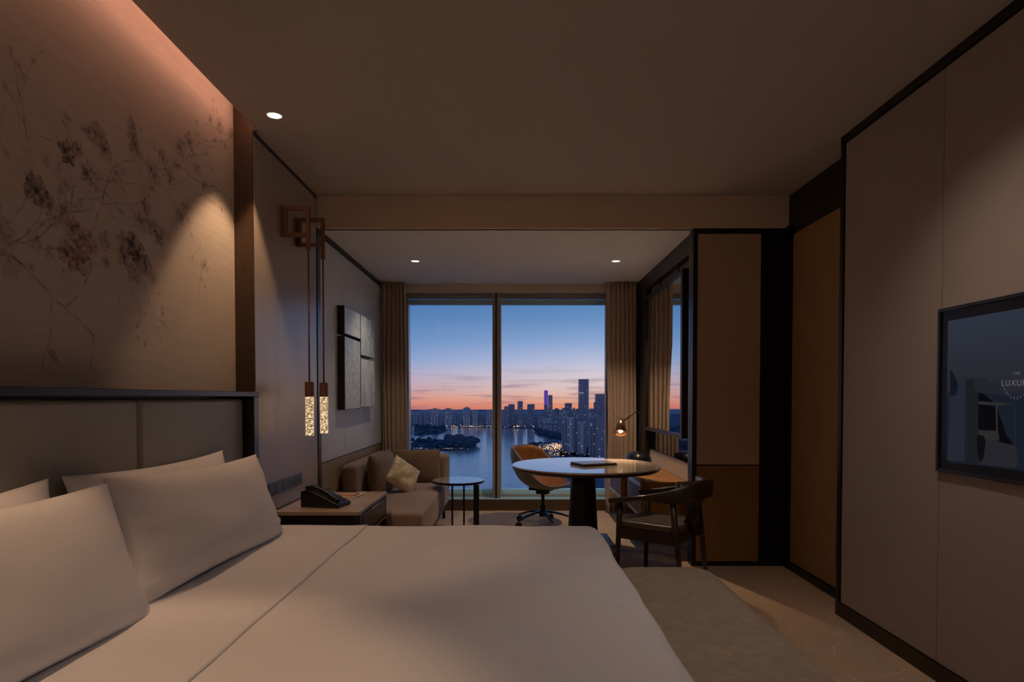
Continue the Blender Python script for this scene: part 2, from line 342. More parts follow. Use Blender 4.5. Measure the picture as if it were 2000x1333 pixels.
# window
wf = MB()
YG = YW + .16
wf.box(-1.30, -1.235, YW + .10, YW + .22, .13, 2.5).box(1.075, 1.14, YW + .10, YW + .22, .13, 2.5)
wf.box(-1.24, 1.08, YW + .10, YW + .22, 2.455, 2.5).box(-1.24, 1.08, YW + .10, YW + .22, .13, .165)
wf.box(-.242, -.152, YW - .005, YW + .22, .13, 2.5)
wn = wf.build('window_1', M_alum, bevel=.004); struct(wn)
B(-.208, -.19, YW - .012, YW - .004, .13, 2.5).build('mullion_groove', M_dark, wn)
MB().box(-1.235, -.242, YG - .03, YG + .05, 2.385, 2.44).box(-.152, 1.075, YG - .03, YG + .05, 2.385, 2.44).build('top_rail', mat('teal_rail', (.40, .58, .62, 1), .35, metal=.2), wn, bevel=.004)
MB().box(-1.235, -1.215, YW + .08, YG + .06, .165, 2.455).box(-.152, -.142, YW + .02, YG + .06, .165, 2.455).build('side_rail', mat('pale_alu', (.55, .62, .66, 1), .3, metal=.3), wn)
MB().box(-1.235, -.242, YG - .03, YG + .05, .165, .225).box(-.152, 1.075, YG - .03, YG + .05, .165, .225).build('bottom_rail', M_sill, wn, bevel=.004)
B(-1.235, -.242, YG, YG + .012, .165, 2.455).build('pane', M_glass, wn)
B(-.152, 1.075, YG, YG + .012, .165, 2.455).build('pane', M_glass, wn)
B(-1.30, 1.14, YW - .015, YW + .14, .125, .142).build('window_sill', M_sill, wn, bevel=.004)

# ------------------------------------------------------------------ mural print
def mural_mat(name, col):
    m = bpy.data.materials.new(name); m.use_nodes = True; t = m.node_tree; t.nodes.clear()
    at = N(t, 'ShaderNodeAttribute', attribute_name='den')
    tr_ = N(t, 'ShaderNodeBsdfTransparent'); d = N(t, 'ShaderNodeBsdfDiffuse'); d.inputs[0].default_value = col
    c = N(t, 'ShaderNodeTexCoord'); n = N(t, 'ShaderNodeTexNoise'); n.inputs['Scale'].default_value = 38; n.inputs['Detail'].default_value = 4; L(t, c.outputs['Object'], n.inputs[0])
    mr = N(t, 'ShaderNodeMapRange'); mr.inputs['From Min'].default_value = .38; mr.inputs['From Max'].default_value = .62; mr.inputs['To Min'].default_value = .25; L(t, n.outputs[0], mr.inputs['Value'])
    mu = N(t, 'ShaderNodeMath', operation='MULTIPLY'); L(t, at.outputs['Fac'], mu.inputs[0]); L(t, mr.outputs[0], mu.inputs[1])
    x = N(t, 'ShaderNodeMixShader'); L(t, mu.outputs[0], x.inputs[0]); L(t, tr_.outputs[0], x.inputs[1]); L(t, d.outputs[0], x.inputs[2])
    o = N(t, 'ShaderNodeOutputMaterial'); L(t, x.outputs[0], o.inputs[0]); return m
class Print:
    def __init__(s): s.v = []; s.f = []; s.d = []
    def vert(s, y, z, d): s.v.append((XM + .0012, y, z)); s.d.append(d); return len(s.v) - 1
    def petal(s, y, z, ang, l, wd, dark):
        ca, sa = math.cos(ang), math.sin(ang); n = 16
        c = s.vert(y + ca * l * .12, z + sa * l * .12, dark * .55)
        rm = []; ro = []
        for k in range(n + 1):
            th = -math.pi + 2 * math.pi * k / n
            wob = 1 + .12 * math.sin(3 * th + ang * 5) + random.uniform(-.05, .05)
            u = l * (.52 + .5 * math.cos(th)) * wob; v = wd * math.sin(th) * (.55 + .45 * math.cos(th / 2) ** 2) * wob
            for q, lst, dd in ((.78, rm, dark * .42), (1.0, ro, dark)):
                uu = l * .5 + (u - l * .5) * q; vv = v * q
                lst.append(s.vert(y + ca * uu - sa * vv, z + sa * uu + ca * vv, dd * random.uniform(.6, 1.2)))
        for k in range(n):
            s.f.append((c, rm[k], rm[k + 1])); s.f.append((rm[k], ro[k], ro[k + 1], rm[k + 1]))
    def flower(s, y, z, r, dark, squash=1.0):
        a0 = random.uniform(0, 6.28); n = 5
        for k in range(n): s.petal(y, z, a0 + 6.283 * k / n + random.uniform(-.15, .15), r * random.uniform(.85, 1.1), r * .52, dark * random.uniform(.7, 1.1))
        for k in range(9):
            a = random.uniform(0, 6.28); s.line([(y, z), (y + math.cos(a) * r * .3, z + math.sin(a) * r * .3)], .0016, dark)
    def line(s, pts, wd, dark):
        prev = None
        for i, (y, z) in enumerate(pts):
            a = pts[max(0, i - 1)]; b_ = pts[min(len(pts) - 1, i + 1)]
            dy, dz = b_[0] - a[0], b_[1] - a[1]; l = math.hypot(dy, dz) or 1
            ny, nz_ = -dz / l * wd / 2, dy / l * wd / 2; dd = dark * random.uniform(.4, 1.1)
            cur = (s.vert(y + ny, z + nz_, dd), s.vert(y - ny, z - nz_, dd))
            if prev: s.f.append((prev[0], cur[0], cur[1], prev[1]))
            prev = cur
    def twig(s, y, z, ang, length, wd, dark, depth=0):
        pts = [(y, z)]; n = max(3, int(length / .025))
        for i in range(n):
            ang += random.uniform(-.28, .28); y += math.cos(ang) * length / n; z += math.sin(ang) * length / n; pts.append((y, z))
            if depth < 2 and random.random() < .16: s.twig(y, z, ang + random.choice((-1, 1)) * random.uniform(.4, 1.0), length * .45, wd * .6, dark, depth + 1)
            if depth > 0 and random.random() < .13: s.flower(y, z, random.uniform(.012, .022), dark * .8)
        s.line(pts, wd, dark)
    def build(s, name, m, parent, label):
        me = bpy.data.meshes.new(name); me.from_pydata(s.v, [], s.f); me.update(); me.materials.append(m)
        a = me.attributes.new('den', 'FLOAT', 'POINT')
        for i, d in enumerate(s.d): a.data[i].value = max(0, min(1, d))
        o = bpy.data.objects.new(name, me); COL.objects.link(o); o.parent = parent; o['label'] = label; return o
random.seed(21)
pa, pb = Print(), Print()
def wp(px, py): v = onX(px, py, XM + .001); return v.y, v.z
# (px, py, radius m, darkness, pinkness) following the clusters of the printed plum branches
fl = [(72, 372, .060, .55, 0), (95, 400, .045, .4, 0), (62, 350, .03, .5, 0), (132, 298, .05, .7, 0), (150, 292, .035, .55, 0), (170, 338, .045, .4, 0), (190, 262, .062, .32, 0), (204, 292, .05, .3, 0), (168, 255, .03, .28, 0),
      (258, 248, .045, .35, 0), (262, 278, .05, .4, 0), (270, 300, .03, .25, 0), (296, 330, .05, .32, 0), (318, 310, .05, .30, 0), (332, 345, .05, .28, 0), (352, 290, .05, .36, 0), (370, 276, .05, .4, 0), (345, 322, .04, .25, 0), (306, 352, .035, .22, 0),
      (385, 330, .045, .25, 0), (398, 362, .045, .25, 0), (285, 405, .042, .5, 0), (275, 432, .055, .3, 0), (296, 440, .05, .25, 0), (352, 422, .05, .32, 0), (362, 405, .04, .3, 0), (310, 462, .05, .4, 0),
      (118, 420, .04, .3, 1), (140, 445, .055, .35, 1), (160, 462, .06, .4, 1), (150, 505, .075, .62, 1), (128, 492, .05, .5, 1), (178, 480, .045, .35, 1), (205, 470, .045, .3, 0), (208, 512, .035, .35, 0), (126, 408, .03, .3, 1),
      (258, 478, .065, .6, 0), (272, 500, .06, .55, 0), (242, 500, .05, .45, 0), (285, 520, .055, .35, 0), (262, 532, .06, .35, 0), (240, 470, .045, .4, 0), (300, 545, .04, .25, 0), (8, 455, .05, .3, 0), (22, 520, .05, .2, 0), (-20, 400, .05, .3, 0),
      (430, 245, .05, .28, 0), (452, 262, .045, .3, 0), (440, 285, .03, .22, 0), (410, 232, .03, .2, 0), (400, 520, .045, .28, 0), (394, 548, .02, .25, 0), (130, 230, .03, .22, 0), (88, 312, .03, .2, 0), (70, 470, .03, .3, 0), (95, 492, .03, .28, 0)]
for px, py, r_, dk, pk in fl:
    y, z = wp(px, py); (pb if pk else pa).flower(y, z, r_ * .9, dk * 2.0)
for px, py, an, ln, wd in [(0, 445, .5, .55, .006), (120, 225, -1.2, .45, .005), (10, 480, .3, .5, .006), (60, 455, .35, .45, .006), (150, 470, .6, .6, .006), (85, 300, -.6, .4, .004), (250, 250, -.7, .5, .005), (300, 330, .5, .6, .006), (345, 330, .9, .5, .005),
                           (380, 260, .5, .5, .005), (400, 240, .2, .4, .004), (270, 530, -.6, .35, .004), (225, 500, -1.0, .3, .004), (390, 470, -1.2, .35, .004), (350, 400, .2, .4, .004), (200, 400, .6, .5, .004), (-60, 500, .6, .6, .008), (410, 350, -.5, .4, .004)]:
    y, z = wp(px, py); pa.twig(y, z, an, ln, wd * 1.3, .42)
for px, py, an, l in [(92, 683, -.6, .055), (268, 652, -1.3, .04), (232, 593, 1.3, .03), (307, 640, 0, .02), (432, 477, .6, .018)]:
    y, z = wp(px, py); pa.petal(y, z, an, l, l * .3, .8)
pa.build('blossom_print', mural_mat('plum_ink', srgb(108, 78, 92)), wl, 'faded purple-brown plum blossom and twigs printed on the wallpaper')
pb.build('blossom_print', mural_mat('rose_ink', srgb(158, 92, 100)), wl, 'dusty pink plum blossoms printed on the wallpaper')

# ------------------------------------------------------------------ headboard
hb = empty('headboard', (XM, 2.06, 0), 'olive-grey leather headboard in a black frame against the blossom wall', 'headboard')
def rel(p, x0, x1, y0, y1, z0, z1): l = p.location; return B(x0 - l.x, x1 - l.x, y0 - l.y, y1 - l.y, z0 - l.z, z1 - l.z)
rel(hb, -1.61, -1.475, .562, 3.565, 1.305, 1.333).build('top_rail', M_darkblue, hb, bevel=.003)
for y0 in (.562, 3.50): rel(hb, -1.61, -1.478, y0, y0 + .065, 0, 1.305).build('side_post', M_darkblue, hb, bevel=.003)
rel(hb, -1.61, -1.60, .62, 3.5, .1, 1.305).build('back_board', M_dark, hb)
for y0, y1 in ((.635, 1.535), (1.545, 2.515), (2.525, 3.492)): rel(hb, -1.602, -1.535, y0, y1, .3, 1.295).build('padded_panel', M_leather, hb, bevel=.022, seg=4)

# ------------------------------------------------------------------ bed
ZT = .578
bed = empty('bed', (-.5, 2.3, 0), 'king-size bed with its head against the leather headboard', 'bed')
rel(bed, -1.53, .40, 1.12, 3.48, .08, .30).build('bed_base', M_dark, bed, bevel=.02)
rel(bed, -1.53, .42, 1.11, 3.49, .30, .535).build('mattress', M_linen, bed, bevel=.05, seg=4)
for x in (-1.4, .3):
    for y in (1.3, 3.34): rel(bed, x - .03, x + .03, y - .03, y + .03, 0, .08).build('leg', M_dark, bed)
def drape(name, m, cx, cy, A, Bh, top, r, D, amp=.006, open_head=None, nx=110, ny=110, seed=0, solid=.012):
    vs = []; fs = []; lim = D + r * math.pi / 2 - r
    ax0 = A + (0 if open_head else D); 
    for i in range(nx + 1):
        for j in range(ny + 1):
            a = -ax0 + (ax0 + A + D) * i / nx; b_ = -(Bh + D) + 2 * (Bh + D) * j / ny
            ca = max(-A, min(A, a)); cb = max(-Bh, min(Bh, b_)); ex, ey = a - ca, b_ - cb; d = math.hypot(ex, ey)
            z = top; x, y = ca, cb
            if d > 1e-6:
                d2 = min(d, D); s_ = min(d2 / r, math.pi / 2); ux, uy = ex / d, ey / d
                x += ux * r * math.sin(s_); y += uy * r * math.sin(s_); z = top - r * (1 - math.cos(s_)) - max(0, d2 - r * math.pi / 2)
            else:
                q = min(A - abs(a), Bh - abs(b_)); z += 0
            X_, Y_ = x + cx, y + cy; n_ = noise.noise(Vector((X_ * 2.3, Y_ * 2.3, 0))) * amp + noise.noise(Vector((X_ * 7, Y_ * 5, 3))) * amp * .25
            if d > r: x += ux * n_ * 1.5; y += uy * n_ * 1.5
            else: z += n_
            vs.append((cx + x, cy + y, z))
    for i in range(nx):
        for j in range(ny): k = i * (ny + 1) + j; fs.append((k, k + 1, k + ny + 2, k + ny + 1))
    mb = MB(); mb.add(vs, fs); return mb.build(name, m, smooth=True, solid=solid)
dv = drape('duvet', M_linen, -.485, 2.305, .895, 1.13, ZT - .008, .085, .34, amp=.010)
tag(dv, 'smooth white duvet spread over the king-size bed', 'duvet')
fs_ = drape('folded_sheet', M_linen, -1.115, 2.305, .29, 1.134, ZT + .0015, .088, .30, amp=.010, open_head=True, nx=50, solid=.003)
# the sheet ends in a clean hem at its foot side: keep only points up to the hem
me = fs_.data; bm = bmesh.new(); bm.from_mesh(me)
bmesh.ops.delete(bm, geom=[v for v in bm.verts if v.co.x > -.822], context='VERTS'); bm.to_mesh(me); bm.free()
tag(fs_, 'white turned-down top sheet with a straight hem across the duvet in front of the pillows', 'sheet')

def pillow(name, m, c, right, up, wd, ht, th, label, cat, group=None, seed=0, ear=.10, wr_=.008, n=34):
    right = Vector(right).normalized(); up = Vector(up); up = (up - right * up.dot(right)).normalized(); nrm = right.cross(up).normalized()
    vs = []; fs = []
    for side in (1, -1):
        for i in range(n + 1):
            for j in range(n + 1):
                u = -1 + 2 * i / n; v = -1 + 2 * j / n
                u = math.sin(u * math.pi / 2) * .35 + u * .65; v = math.sin(v * math.pi / 2) * .35 + v * .65
                prof = (max(0, 1 - abs(u) ** 2.6) * max(0, 1 - abs(v) ** 2.6)) ** .52
                pin = 1 - ear * (1 - u * u) * abs(v) ** 3 ; pin2 = 1 - ear * .8 * (1 - v * v) * abs(u) ** 3
                x = u * wd / 2 * pin2 * (1 - .035 * v); y = v * ht / 2 * pin
                z = side * th / 2 * prof
                edge = abs(u) ** 4 + abs(v) ** 4
                z += side * prof ** .5 * wr_ * .6 * edge * noise.noise(Vector((u * 3 + seed, v * 7, side * 2 + seed))) * 2.2
                z += prof * wr_ * noise.noise(Vector((u * 1.6 + seed, v * 1.8, side * 5)))
                # folds running in from the lower corners
                z += side * prof * wr_ * 3.2 * max(0, abs(u) - .45) * max(0, -v + .1) * math.sin(u * 26 + v * 30 + seed)
                y -= .02 * prof * (v > 0) * 0
                vs.append(Vector((0, 0, 0)) + right * x + up * y + nrm * z)
    m1 = (n + 1) ** 2
    for sd in (0, 1):
        for i in range(n):
            for j in range(n):
                k = sd * m1 + i * (n + 1) + j; q = (k, k + 1, k + n + 2, k + n + 1); fs.append(q if sd == 0 else q[::-1])
    mb = MB(); mb.add(vs, fs); o = mb.build(name, m, smooth=True)
    bm = bmesh.new(); bm.from_mesh(o.data); bmesh.ops.remove_doubles(bm, verts=bm.verts, dist=.0004); bmesh.ops.recalc_face_normals(bm, faces=bm.faces); bm.to_mesh(o.data); bm.free()
    for p in o.data.polygons: p.use_smooth = True
    o.location = c; return tag(o, label, cat, group)
pillow('pillow', M_linen, (-1.445, 2.57, .81), (0, 1, -.01), (-.18, 0, 1), 1.16, .46, .15, 'white pillow leaning back on the far half of the headboard, tight behind the front one', 'pillow', seed=3)
pillow('pillow', M_linen, (-1.45, 1.46, .80), (0, 1, .03), (-.18, 0, 1), 1.06, .46, .15, 'white rear pillow behind the nearest pillow, at the left edge of the picture', 'pillow', seed=9)
pillow('pillow', M_linen, (-1.325, 2.68, .785), (.03, 1, -.02), (-.30, 0, 1), 1.22, .47, .19, 'plump white pillow standing nearest the nightstand, in front of another', 'pillow', seed=1, wr_=.014)
pillow('pillow', M_linen, (-1.315, 1.52, .79), (.03, 1, -.02), (-.30, 0, 1), 1.12, .49, .19, 'large white pillow in the foreground at the bottom left, in front of another', 'pillow', seed=6)

# bench at the bed foot
bn = empty('bench', (.74, 2.35, 0), 'long taupe velvet bench along the foot of the bed', 'bench')
def rbox(x0, x1, y0, y1, z0, z1, rc, seg=8):
    pts = []
    for cx, cy, a0 in ((x1 - rc, y1 - rc, 0), (x0 + rc, y1 - rc, 90), (x0 + rc, y0 + rc, 180), (x1 - rc, y0 + rc, 270)):
        for k in range(seg + 1): a = R(a0 + 90 * k / seg); pts.append((cx + rc * math.cos(a), cy + rc * math.sin(a)))
    n = len(pts); mb = MB()
    mb.add([(x, y, z0) for x, y in pts] + [(x, y, z1) for x, y in pts], [tuple(range(n))[::-1], tuple(range(n, 2 * n))] + [(k, (k + 1) % n, n + (k + 1) % n, n + k) for k in range(n)])
    return mb
rbox(-.235, .262, -.80, .81, .12, .43, .12).build('upholstered_seat', M_bench, bn, bevel=.03, seg=4)
rbox(-.20, .21, -.76, .76, .03, .12, .05).build('plinth', M_dark, bn)
for x in (-.15, .15):
    for y in (-.7, .7): MB().lathe([(.02, 0), (.02, .035)], (x, y, 0), 12).build('foot', M_blackm, bn)

# ------------------------------------------------------------------ nightstand & things on it
ns = empty('nightstand', (-1.22, 4.22, 0), 'dark nightstand with a beige marble top beside the bed', 'nightstand')
rel(ns, -1.485, -.955, 3.80, 4.62, .565, .592).build('marble_top', M_marble, ns, bevel=.004)
rel(ns, -1.485, -.965, 3.81, 4.61, .42, .565).build('drawer_case', M_dark, ns, bevel=.003)
dr = rel(ns, -.965, -.953, 3.86, 4.55, .43, .555).build('drawer', M_wooddk, ns, bevel=.003)
rel(ns, -.953, -.945, 4.1, 4.32, .552, .558).build('drawer_pull', M_brass, dr)
for x in (-1.47, -.985):
    for y in (3.82, 4.575): rel(ns, x - .012, x + .03, y - .012, y + .03, 0, .565).build('leg', M_darkblue, ns, bevel=.003)
rel(ns, -1.475, -.965, 3.82, 4.60, .17, .19).build('lower_shelf', M_wooddk, ns)
rel(ns, -.966, -.953, 3.83, 4.58, .405, .413).build('metal_strip', M_brass, ns)

ph = empty('desk_telephone', (-1.245, 4.02, .592), 'black corded telephone on the marble nightstand top', 'telephone', R(78))
MB().add([(x, y, z) for x in (-.085, .085) for y, z in ((.12, 0), (-.15, 0), (-.15, .022), (.03, .098), (.075, .112), (.12, .100))],
         [tuple(range(6)), tuple(range(6, 12))[::-1]] + [(k, (k + 1) % 6, 6 + (k + 1) % 6, 6 + k) for k in range(6)]).build('telephone_body', M_blackp, ph, bevel=.007)
def slope(y): return .022 + (y + .15) / .18 * .076
MB().sweep([Vector((-.052, -.13 + .22 * t, min(slope(-.13 + .22 * t), .106) + .012 + .016 * math.sin(math.pi * t))) for t in [i / 10 for i in range(11)]],
           lambda t: [(sx * (.026 if t < .22 or t > .78 else .019), sz * .014) for sx, sz in ((-1, -1), (1, -1), (1, 1), (-1, 1))]).build('handset', M_blackp, ph, bevel=.007)
B(-.015, .075, -.01, .025, .098, .108).build('display', mat('keypad_grey', (.05, .08, .11, 1), .25), ph)
for i in range(3):
    for j in range(5):
        x = -.008 + i * .028; y = -.125 + j * .024
        B(x, x + .018, y, y + .015, slope(y) - .004, slope(y) + .009).build('key', M_switch, ph, bevel=.002)
MB().tube([Vector((-.10 + .008 * math.sin(k * 1.6), .10 - .0042 * k, .010 + .007 * math.cos(k * 1.6))) for k in range(62)], .0034, 6).build('coiled_cord', M_rubber, ph, smooth=True)
npd = empty('note_pad', (-1.23, 4.40, .592), 'white notepad with yellow and pink cards behind the telephone', 'notepad', R(-8))
B(-.10, .13, -.08, .09, 0, .008).build('tray', M_paperw, npd)
B(-.07, .10, -.06, .07, .008, .014).build('card', M_paperg, npd)
B(-.06, .11, -.05, .045, .014, .019).build('card', M_pink, npd)
MB().tube([(-.06, .03, .026), (.09, .045, .026)], .004, 8).build('pen', M_blackp, npd)
tag(bpy.data.objects['pen'], 'black pen')

sw = empty('switch_panel', (XW, 4.02, .73), 'long slate-grey switch and socket plate on the wall beside the bed', 'switch')
rel(sw, XW, XW + .010, 3.71, 4.32, .69, .772).build('plate', M_switch, sw, bevel=.002)
for k, y0 in enumerate((3.72, 3.835, 3.95)): rel(sw, XW + .010, XW + .015, y0, y0 + .105, .698, .764).build('rocker', M_switch, sw, bevel=.002)
for y0 in (4.07, 4.19):
    sk = rel(sw, XW + .010, XW + .014, y0, y0 + .11, .698, .764).build('socket', M_switch, sw, bevel=.002)
    for yy in (.03, .075): B(.0135, .0155, y0 + yy - 4.02, y0 + yy + .006 - 4.02, -.012, .012).build('socket_slot', M_rubber, sk)

# ------------------------------------------------------------------ pendant sconces
def crystal_mat():
    m = bpy.data.materials.new('bubble_crystal'); m.use_nodes = True; t = m.node_tree; b = t.nodes['Principled BSDF']
    b.inputs['Base Color'].default_value = (.55, .5, .42, 1); b.inputs['Roughness'].default_value = .12
    c = N(t, 'ShaderNodeTexCoord'); v = N(t, 'ShaderNodeTexVoronoi', feature='F1'); v.inputs['Scale'].default_value = 120; L(t, c.outputs['Object'], v.inputs[0])
    r = N(t, 'ShaderNodeValToRGB'); L(t, v.outputs['Distance'], r.inputs[0])
    r.color_ramp.elements[0].position = .44; r.color_ramp.elements[0].color = (.07, .05, .035, 1)
    r.color_ramp.elements[1].position = .66; r.color_ramp.elements[1].color = (1, .72, .40, 1)
    L(t, r.outputs[0], b.inputs['Emission Color']); b.inputs['Emission Strength'].default_value = 1.3
    bn_ = N(t, 'ShaderNodeBump'); bn_.inputs['Strength'].default_value = .8; bn_.inputs['Distance'].default_value = .004; L(t, v.outputs['Distance'], bn_.inputs['Height']); L(t, bn_.outputs[0], b.inputs['Normal'])
    return m
M_crys = crystal_mat(); M_cglass = glass('crystal_coat', .22)
def sconce(Y, xr, label):
    e = empty('pendant_sconce', (XW, Y, 2.4), label, 'wall light', group='pair of crystal pendants over the nightstand')
    x1 = xr - XW; t = .0125; zt, zb = 2.535 - 2.4, 2.34 - 2.4
    MB().box(-.0, .012, -.022, .022, zb, zt).build('wall_plate', M_copper, e, bevel=.002)
    MB().box(.012, x1 + t, -t, t, zt - 2 * t, zt).box(.012, x1 - t, -t, t, zb, zb + 2 * t).box(.012, .012 + 2 * t, -t, t, zb + 2 * t, zt - 2 * t).build('square_bracket', M_copper, e, bevel=.002)
    MB().box(x1 - t, x1 + t, -t, t, zb - .085, zt - 2 * t).build('bracket_post', M_copper, e, bevel=.002)
    MB().lathe([(.0055, 1.39 - 2.4), (.0055, zb - .085)], (x1, 0, 0), 12).build('rod', M_copper, e, smooth=True)
    MB().lathe([(.010, 1.405 - 2.4), (.029, 1.40 - 2.4), (.029, 1.307 - 2.4), (.027, 1.305 - 2.4)][::-1], (x1, 0, 0), 28).build('socket_cap', M_copper, e)
    c = MB().lathe([(.0265, 1.052 - 2.4), (.0265, 1.306 - 2.4)], (x1, 0, 0), 28).build('bubble_crystal', M_crys, e, smooth=False)
    MB().lathe([(.0305, 1.05 - 2.4), (.0305, 1.3065 - 2.4)], (x1, 0, 0), 28).build('glass_tube', M_cglass, c, smooth=False)
    return e
sconce(4.0, -1.328, 'copper square-bracket wall light with a bubble-glass pendant, the one nearer the bed')
sconce(4.262, -1.315, 'copper square-bracket wall light with a bubble-glass pendant, the one nearer the window')

# ------------------------------------------------------------------ wall art
def ink_mat(name, base, dark, sc, st, th=(.4, .7)):
    m = bpy.data.materials.new(name); m.use_nodes = True; t = m.node_tree; b = t.nodes['Principled BSDF']; b.inputs['Roughness'].default_value = .35
    c = N(t, 'ShaderNodeTexCoord'); mp = N(t, 'ShaderNodeMapping'); mp.inputs['Scale'].default_value = st; L(t, c.outputs['Object'], mp.inputs[0])
    n = N(t, 'ShaderNodeTexNoise'); n.inputs['Scale'].default_value = sc; n.inputs['Detail'].default_value = 8; n.inputs['Distortion'].default_value = 1.2; L(t, mp.outputs[0], n.inputs[0])
    r = N(t, 'ShaderNodeValToRGB'); L(t, n.outputs[0], r.inputs[0]); r.color_ramp.elements[0].position = th[0]; r.color_ramp.elements[0].color = dark
    r.color_ramp.elements[1].position = th[1]; r.color_ramp.elements[1].color = base; L(t, r.outputs[0], b.inputs['Base Color']); return m
arts = [(5.24, 5.775, 1.845, 2.085, 'small upper left wall panel painted with a grey-blue ink landscape', (1, 1, 1), 4, (.30, .50)), (5.24, 5.775, 1.195, 1.825, 'tall lower left wall panel with a fine vertical bark-like texture', (1, 3.5, 1), 16, (.40, .62)),
        (5.79, 6.36, 1.70, 2.085, 'upper right wall panel of smooth pale blue-grey wash', (1, 2, 1), 7, (.3, .6)), (5.79, 6.36, 1.205, 1.675, 'lower right wall panel painted with a misty waterfall in ink', (1, 2.2, .8), 4, (.34, .52))]
for k, (y0, y1, z0, z1, lb, st, sc, th) in enumerate(arts):
    e = empty('wall_art_panel', (XW, (y0 + y1) / 2, (z0 + z1) / 2), lb, 'wall art')
    rel(e, XW, XW + .060, y0, y1, z0, z1).build('frame', M_dark, e, bevel=.002)
    rel(e, XW + .060, XW + .0635, y0 + .006, y1 - .006, z0 + .006, z1 - .006).build('painted_face', ink_mat('ink_wash_%d' % k, (.72, .82, .86, 1), (.26, .38, .44, 1), sc, st, th), e)

# ------------------------------------------------------------------ sofa
sf = empty('corner_sofa', (-1.08, 5.65, 0), 'low brown fabric daybed sofa in the window corner', 'sofa')
rbox(-.40, .385, -1.01, 1.02, .17, .425, .05).build('seat', M_sofa, sf, bevel=.04, seg=4)
rbox(-.38, .35, -.97, 1.0, .11, .17, .04).build('sofa_base', M_dark, sf)
rbox(-.40, -.265, -.42, 1.02, .30, .725, .06).build('backrest', M_sofa, sf, bevel=.05, seg=4)
rbox(-.16, .39, .80, 1.02, .30, .70, .06).build('end_backrest', M_sofa, sf, bevel=.04, seg=4)
for x in (-.36, .33):
    for y in (-.92, .93): B(x - .015, x + .015, y - .015, y + .015, 0, .12).build('leg', M_dark, sf)
pillow('sofa_cushion', M_cush, (-1.235, 5.78, .60), (.05, 1, 0), (-.12, 0, 1), .74, .38, .19, 'brown back cushion along the left wall side of the daybed sofa', 'cushion', seed=2, ear=.05)
pillow('sofa_cushion', M_cush, (-1.005, 6.36, .585), (1, 0, 0), (0, .16, 1), .50, .36, .17, 'brown back cushion against the window end of the daybed sofa', 'cushion', seed=4, ear=.04)
pillow('throw_pillow', M_gold, (-1.03, 5.72, .57), (.62, .38, -.52), (-.30, .25, 1), .31, .30, .12, 'small square pale gold silk pillow resting tilted on the sofa', 'cushion', seed=5, ear=.08, wr_=.014)

# ------------------------------------------------------------------ side table
st = empty('side_table', (-.535, 5.93, 0), 'small round side table with a pale top and dark metal legs beside the sofa', 'side table')
MB().lathe([(.243, .497), (.25, .500), (.25, .503)], (0, 0, 0), 48).build('tabletop', M_sidetop, st)
MB().lathe([(.24, .478), (.252, .482), (.252, .499), (.2515, .501)], (0, 0, 0), 48).build('table_rim', M_blackm, st)
B(.16, .212, -.20, -.175, 0, .482).build('leg', M_blackm, st, bevel=.002)
for x, y in ((-.055, -.03), (.045, .12)): MB().lathe([(.009, 0.012), (.009, .482)], (x, y, 0), 12).build('leg', M_blackm, st)
MB().lathe([(.20, 0), (.20, .012)], (0, 0, 0), 40).build('base_plate', M_blackm, st)

# ------------------------------------------------------------------ round table
rt = empty('round_table', (.59, 5.04, 0), 'large round pale-stone-topped pedestal table before the window', 'table')
MB().lathe([(.585, .733), (.600, .738), (.600, .747), (.597, .750)], (0, 0, 0), 96).build('tabletop', M_tabtop, rt)
MB().lathe([(.50, .700), (.585, .712), (.603, .728), (.603, .737), (.598, .7372)], (0, 0, 0), 96).build('table_rim', M_wooddk, rt)
MB().lathe([(.135, .045), (.130, .10), (.105, .55), (.108, .70)], (-.005, .12, 0), 40).build('pedestal', mat('black_pedestal', (.005, .004, .004, 1), .4), rt, smooth=True)
B(-.29, .275, .14, .62, 0, .042).build('base_plate', M_darkblue, rt, bevel=.004)
MB().lathe([(.30, 0), (.30, .03), (.14, .046)], (-.005, .12, 0), 40).build('base_disc', M_dark, rt)
bk = empty('folder', (.655, 5.02, .7502), 'dark leather-bound folder lying on the round table', 'folder', R(24))
B(-.16, .16, -.11, .11, 0, .005).build('cover', M_wooddk, bk, bevel=.0015)
B(-.155, .155, -.105, .105, .005, .016).build('pages', mat('taupe_pages', (.12, .085, .065, 1), .6), bk)
B(-.16, .16, -.11, .11, .016, .021).build('cover', mat('grey_leather_cover', (.10, .09, .085, 1), .25), bk, bevel=.0015)

# ------------------------------------------------------------------ swivel chair
sc = empty('swivel_chair', (.30, 6.27, 0), 'tan leather bucket swivel chair on a five-star base by the window', 'chair', R(-28))
def shell_mesh(off, zoff):
    nu, nv = 64, 16; vs = []; fs = []
    for i in range(nu):
        ph_ = 2 * math.pi * i / nu; c = math.cos(ph_)      # 0 = front
        back = (1 - c) / 2
        q_ = max(0, min(1, (back - .10) / .80)); hz = .425 + .375 * q_ * q_ * (3 - 2 * q_)
        rx = .285 + .02 * back; ry = .315
        for j in range(1, nv + 1):
            s_ = j / nv
            rr = math.sin(min(1, s_ * 1.02) * math.pi / 2) ** .85
            zz = .385 + (hz - .385) * (s_ ** (3.0 - 1.0 * back)) + zoff * (1 - s_)
            k = 1 + .05 * back * max(0, s_ - .5)
            vs.append((math.cos(ph_) * (rx - off) * rr * k - .02, math.sin(ph_) * (ry - off) * rr * k, zz))
    for i in range(nu):
        for j in range(nv - 1):
            a = i * nv + j; b_ = ((i + 1) % nu) * nv + j; fs.append((a, b_, b_ + 1, a + 1))
    vs.append((-.02, 0, .385 + zoff)); c0 = len(vs) - 1
    for i in range(nu): fs.append((c0, ((i + 1) % nu) * nv, i * nv))
    return MB().add(vs, fs)
